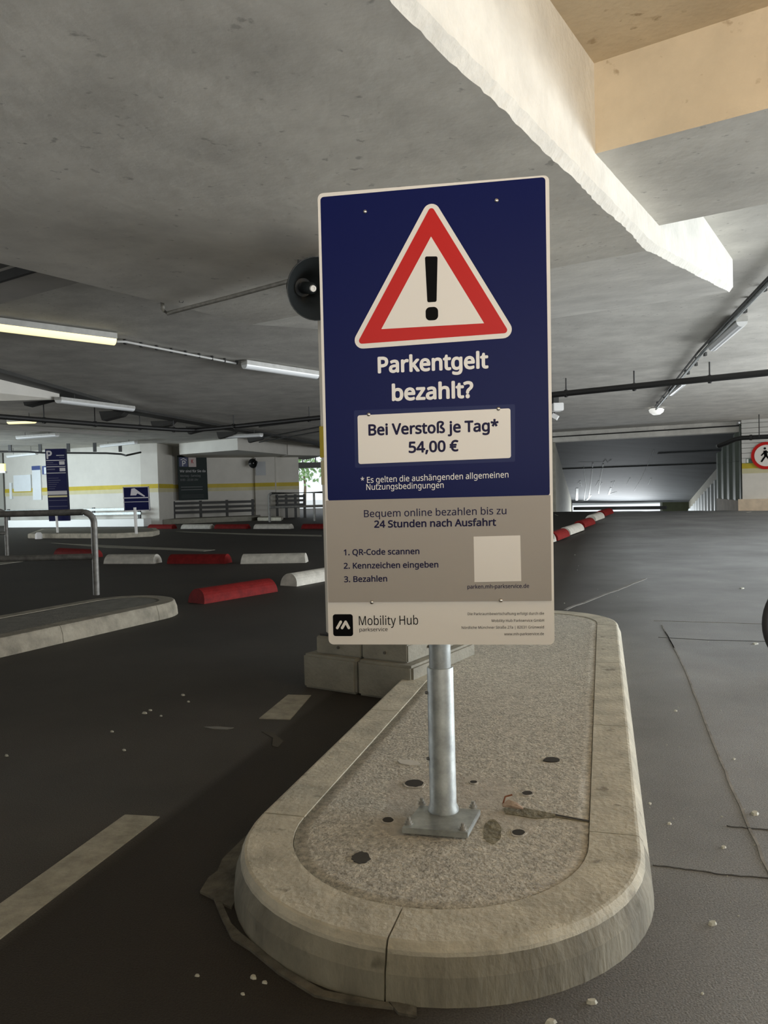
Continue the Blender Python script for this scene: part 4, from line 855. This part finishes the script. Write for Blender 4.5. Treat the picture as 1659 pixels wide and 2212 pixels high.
plate('green_panel', gp_, [(0, 0), (gw, 0), (gw, gh), (0, gh)], -.01, 0, M('escape_green', (.06, .18, .11), .5), gs)
plate('door_mark', gp_, [(gw*.06, gh*.1), (gw*.25, gh*.1), (gw*.25, gh*.9), (gw*.06, gh*.9)], 0, .004, WHITE, gs); plate('arrow_mark', gp_, [(gw*.68, gh*.15), (gw*.9, gh*.15), (gw*.85, gh*.8)], 0, .004, M('pale_green', (.4, .6, .48), .5), gs)
# pipe across the right wall
wp = thing('waste_pipe', 'black pipe crossing the right wall and the corrugated corner', 'pipe', D(1600, 950, 20.5))
MB().tube([D(1553, 963, 21.2), D(1570, 957, 20.9), D(1588, 949, 20.7), D(1603, 946, 20.5), D(1665, 943, 20.1), D(1900, 935, 19)], .062, 10).make('pipe', BLACK, wp, smooth=True)
MB().lathe([(.06, -.03), (.075, -.03), (.075, .03), (.06, .03)], D(1622, 945, 20.37), (.85, -.5, 0), 12).make('coupling', BLACK, wp)
MB().tube([D(1553, 963, 21.2), D(1549, 964, 21.3)], .045, 10).make('pipe_end', STEEL, wp)
for x in (1640, 1780): p = D(x, 944, 20.2 if x < 1700 else 19.5); MB().tube([p, (p.x, p.y, 2.76)], .012, 6).make('hanger', BLACK, wp)
# surveillance camera box
cc = thing('surveillance_camera', 'white surveillance camera box hung from the ceiling right of the sign', 'camera', D(1205, 882, 15))
a = D(1203, 880, 15); MB().box((a.x, a.y, a.z), (.20, .30, .15)).make('box', M('white_box', (.85, .85, .83), .4), cc, bevel=.01)
MB().box((a.x-.03, a.y, 2.66), (.10, .18, .18)).make('mount', DARK, cc); a = D(1199, 900, 15); MB().box(a, (.12, .2, .09), (Vector((.8, -.3, -.5)).normalized(), Vector((.3, .95, 0)).normalized(), Vector((.5, -.1, .8)).normalized())).make('lens_housing', M('white_box', (.85, .85, .83)), cc)
MB().box(D(1196, 895, 15), (.04, .08, .08)).make('joint', BLACK, cc)

# ================================================================== BICYCLE (front wheel reaches into the frame)
bk = thing('bicycle', 'bicycle whose dark front tyre shows at the right edge', 'bicycle', (2.75, 3.9, 0))
def wheel(cx_, cy_, r, nm='front_wheel'):
    w_ = obj('tyre', *(lambda: (lambda b: (b.v, b.f))(ring(cx_, cy_, r-.018, .018)))(), RUBBER, bk, smooth=True)
    b = ring(cx_, cy_, r-.045, .011); b.make('rim', M('alloy', (.5, .5, .56), .3, metal=.7), bk, smooth=True)
    b = MB(); b.tube([(cx_, cy_-.05, r), (cx_, cy_+.05, r)], .018, 10); b.make('hub', STEEL, bk)
    for k in range(18):
        a = 2*math.pi*k/18; b = MB(); b.tube([(cx_, cy_+.02*(-1)**k, r), (cx_+math.cos(a)*(r-.05), cy_, r+math.sin(a)*(r-.05))], .0015, 4); b.make('spoke', STEEL, bk)
def ring(cx_, cy_, R_, r, n=48, m=10):
    b = MB(); vv = []
    for i in range(n):
        a = 2*math.pi*i/n; c = Vector((cx_+R_*math.cos(a), cy_, R_+r+ (0) ))+Vector((0, 0, R_*math.sin(a)))
        c.z = (wheelR)+R_*math.sin(a)
        for k in range(m): t = 2*math.pi*k/m; vv.append(c+Vector((math.cos(a)*math.cos(t), math.sin(t), math.sin(a)*math.cos(t)))*r)
    b.add(vv, [(i*m+k, i*m+(k+1) % m, ((i+1) % n)*m+(k+1) % m, ((i+1) % n)*m+k) for i in range(n) for k in range(m)]); return b
wheelR = .27
fx = D(1646, 1345, 3.9).x+wheelR
wheel(fx, 3.9, wheelR); wheel(fx+.92, 3.9, wheelR)
BF = M('bike_frame', (.03, .03, .035), .35); y = 3.9
for pts, nm, r in (([(fx, y, .27), (fx+.10, y, .62), (fx+.14, y, .78)], 'fork', .014), ([(fx+.12, y, .68), (fx+.52, y, .62)], 'top_tube', .014), ([(fx+.11, y, .62), (fx+.47, y, .26)], 'down_tube', .016),
        ([(fx+.47, y, .26), (fx+.54, y, .76)], 'seat_tube', .014), ([(fx+.47, y, .26), (fx+.92, y, .27)], 'chain_stay', .010), ([(fx+.53, y, .62), (fx+.92, y, .27)], 'seat_stay', .009), ([(fx+.15, y-.24, .80), (fx+.13, y, .80), (fx+.15, y+.24, .80)], 'handlebar', .012)):
    MB().tube(pts, r, 10).make(nm, BF, bk, smooth=True)
MB().prism([(fx+.44, y-.02), (fx+.52, y-.07), (fx+.66, y-.07), (fx+.66, y+.07), (fx+.52, y+.07), (fx+.44, y+.02)], .76, .80).make('saddle', RUBBER, bk, bevel=.008)
MB().lathe([(0, -.01), (.08, -.01), (.08, .01), (0, .01)], (fx+.47, y, .26), (0, 1, 0), 20).make('crank', STEEL, bk)

# ================================================================== SCATTERED DEBRIS
CHIP = M('pale_chip', (.50, .50, .43), .7)
chips = [(1540, 1996, 12, 5, 'large oval stone chip on the grey lane right of the island nose'), (1279, 2166, 14, 6, 'large flat stone chip just in front of the island nose, right side'), (1190, 2209, 14, 6, 'stone chip cut by the bottom edge of the picture'),
 (1630, 1758, 10, 5, 'rounded stone chip right beside the long slab joint'), (1563, 1831, 7, 3, 'small bright stone chip between the thin crack and the slab joint'), (1404, 1736, 4, 2, 'tiny stone chip close to the right kerb, level with the post foot'),
 (1446, 1780, 6, 3, 'pinkish pale chip on the lane right of the post foot'), (1586, 1640, 4, 2, 'tiny chip right of the long slab joint, halfway up the lane'), (1460, 1536, 4, 2, 'tiny chip left of the long slab joint, halfway up the lane'), (1632, 1391, 8, 2, 'thin bright chip in front of the bicycle tyre'),
 (1603, 1271, 6, 1.6, 'thin chip far up the right lane beyond the bicycle tyre'), (1517, 2147, 5, 3, 'small grey chip in the lower right corner area'),
 (242, 1581, 5, 1.5, 'small chip on the dark lane, left of the other lane chips'), (268, 1621, 5, 1.5, 'small chip nearest above the long road dash'), (14, 1633, 6, 1.6, 'chip at the left edge of the dark lane'), (325, 1535, 5, 1.5, 'left chip of the close pair on the dark lane'), (312, 1541, 6, 2, 'front chip of the close pair on the dark lane'),
 (395, 1502, 5, 1.5, 'furthest chip on the dark lane'), (407, 1516, 4, 1.4, 'second furthest chip on the dark lane'), (348, 1547, 4, 1.4, 'right chip beside the close pair on the dark lane'),
 (548, 2112, 9, 5, 'largest chip lying in front of the mortar spill'), (572, 2123, 7, 4, 'chip touching the mortar spill, right of the largest'), (426, 2108, 6, 3, 'lone chip left of the mortar spill'), (525, 2148, 6, 3, 'lowest chip below the mortar spill')]
def chip_mesh(x, y_, rx, ry):
    p = P(x, y_, 0); n = 7; k = [random.uniform(.7, 1.1) for _ in range(n)]
    s_ = p.y/F; q = [P(x+rx*k[j]*math.cos(2*math.pi*j/n), y_+ry*k[j]*math.sin(2*math.pi*j/n), 0) for j in range(n)]
    h = min(.006, rx*s_*.5); z0 = gz(p.x, p.y)
    vv = [Vector((v_.x, v_.y, z0)) for v_ in q]+[Vector((p.x+(v_.x-p.x)*.7, p.y+(v_.y-p.y)*.7, z0+h)) for v_ in q]
    return Vector((p.x, p.y, z0)), vv, [tuple(range(n))[::-1], tuple(range(n, 2*n))]+[(j, (j+1) % n, (j+1) % n+n, j+n) for j in range(n)]
for x, y_, rx, ry, lab in chips:
    o_, vv, ff = chip_mesh(x, y_, rx, ry)
    me = bpy.data.meshes.new('chip'); me.from_pydata([tuple(a-o_) for a in vv], [], ff); me.materials.append(CHIP)
    o = bpy.data.objects.new('stone_chip', me); C.objects.link(o); o.location = o_
    tag(o, lab, 'stone chip', 'stone chips on the road')
b = MB()
for i in range(110):      # fine grit, too small to tell apart
    x = random.uniform(1210, 1655); y_ = random.uniform(1190, 2000)**1; rr_ = random.uniform(.8, 2.0)*(.5+(y_-1150)/900)
    o_, vv, ff = chip_mesh(x, y_, rr_, rr_*.45)
    pa = o_.dot(QV); 
    if -1.0 < pa < .12 and o_.dot(AV) < 5.8: continue
    b.add(vv, ff)
gr = b.make('grit', CHIP); gr['kind'] = 'stuff'; tag(gr, 'fine pale grit scattered over the grey right lane', 'grit')

# ================================================================== OUTSIDE, SEEN THROUGH THE FAR OPENING
GR = struct(MB().box((-4, 75, -.1), (120, 60, .1)).make('ground', M('bright_paving', (.75, .76, .74), .8)))
LEAF = M('leaves', (.34, .52, .24), .8, var=.4, scale=2)
for i, (x, y_, s_) in enumerate(((-6.4, 62, 1.6), (-3.9, 66, 2.0))):
    t = thing('tree', ['pale green tree outside the far opening, left one', 'pale green tree outside the far opening, right one'][i], 'tree', (x, y_, -.05)); MB().tube([(x, y_, -.05), (x+.1, y_, 1.5), (x, y_, 2.6)], .1, 8, radii=[.14, .1, .06]).make('trunk', M('bark', (.2, .15, .1), .9), t)
    b = MB()
    for k in range(260):
        c = Vector((x+random.gauss(0, s_*.4), y_+random.gauss(0, s_*.4), 2.9+random.gauss(0, s_*.32))); u = Vector([random.uniform(-1, 1) for _ in range(3)]).normalized(); w_ = u.cross(Vector([random.uniform(-1, 1) for _ in range(3)])).normalized()
        b.add([c-u*.2, c+w_*.12, c+u*.2, c-w_*.12], [(0, 1, 2, 3)])
    b.make('foliage', LEAF, t)
cb_ = D(668, 1005, 36); bs = MB().box((cb_.x, 36, cb_.z), (1.1, .5, .25)); bs.box((cb_.x-.3, 36, (cb_.z+2.9)/2+.05), (.05, .05, 2.9-cb_.z)); bs.box((cb_.x+.3, 36, (cb_.z+2.9)/2+.05), (.05, .05, 2.9-cb_.z))
tag(bs.make('canopy_box', M('grey_box', (.3, .3, .3), .6)), 'grey ventilation box hanging in the bright far opening', 'box')
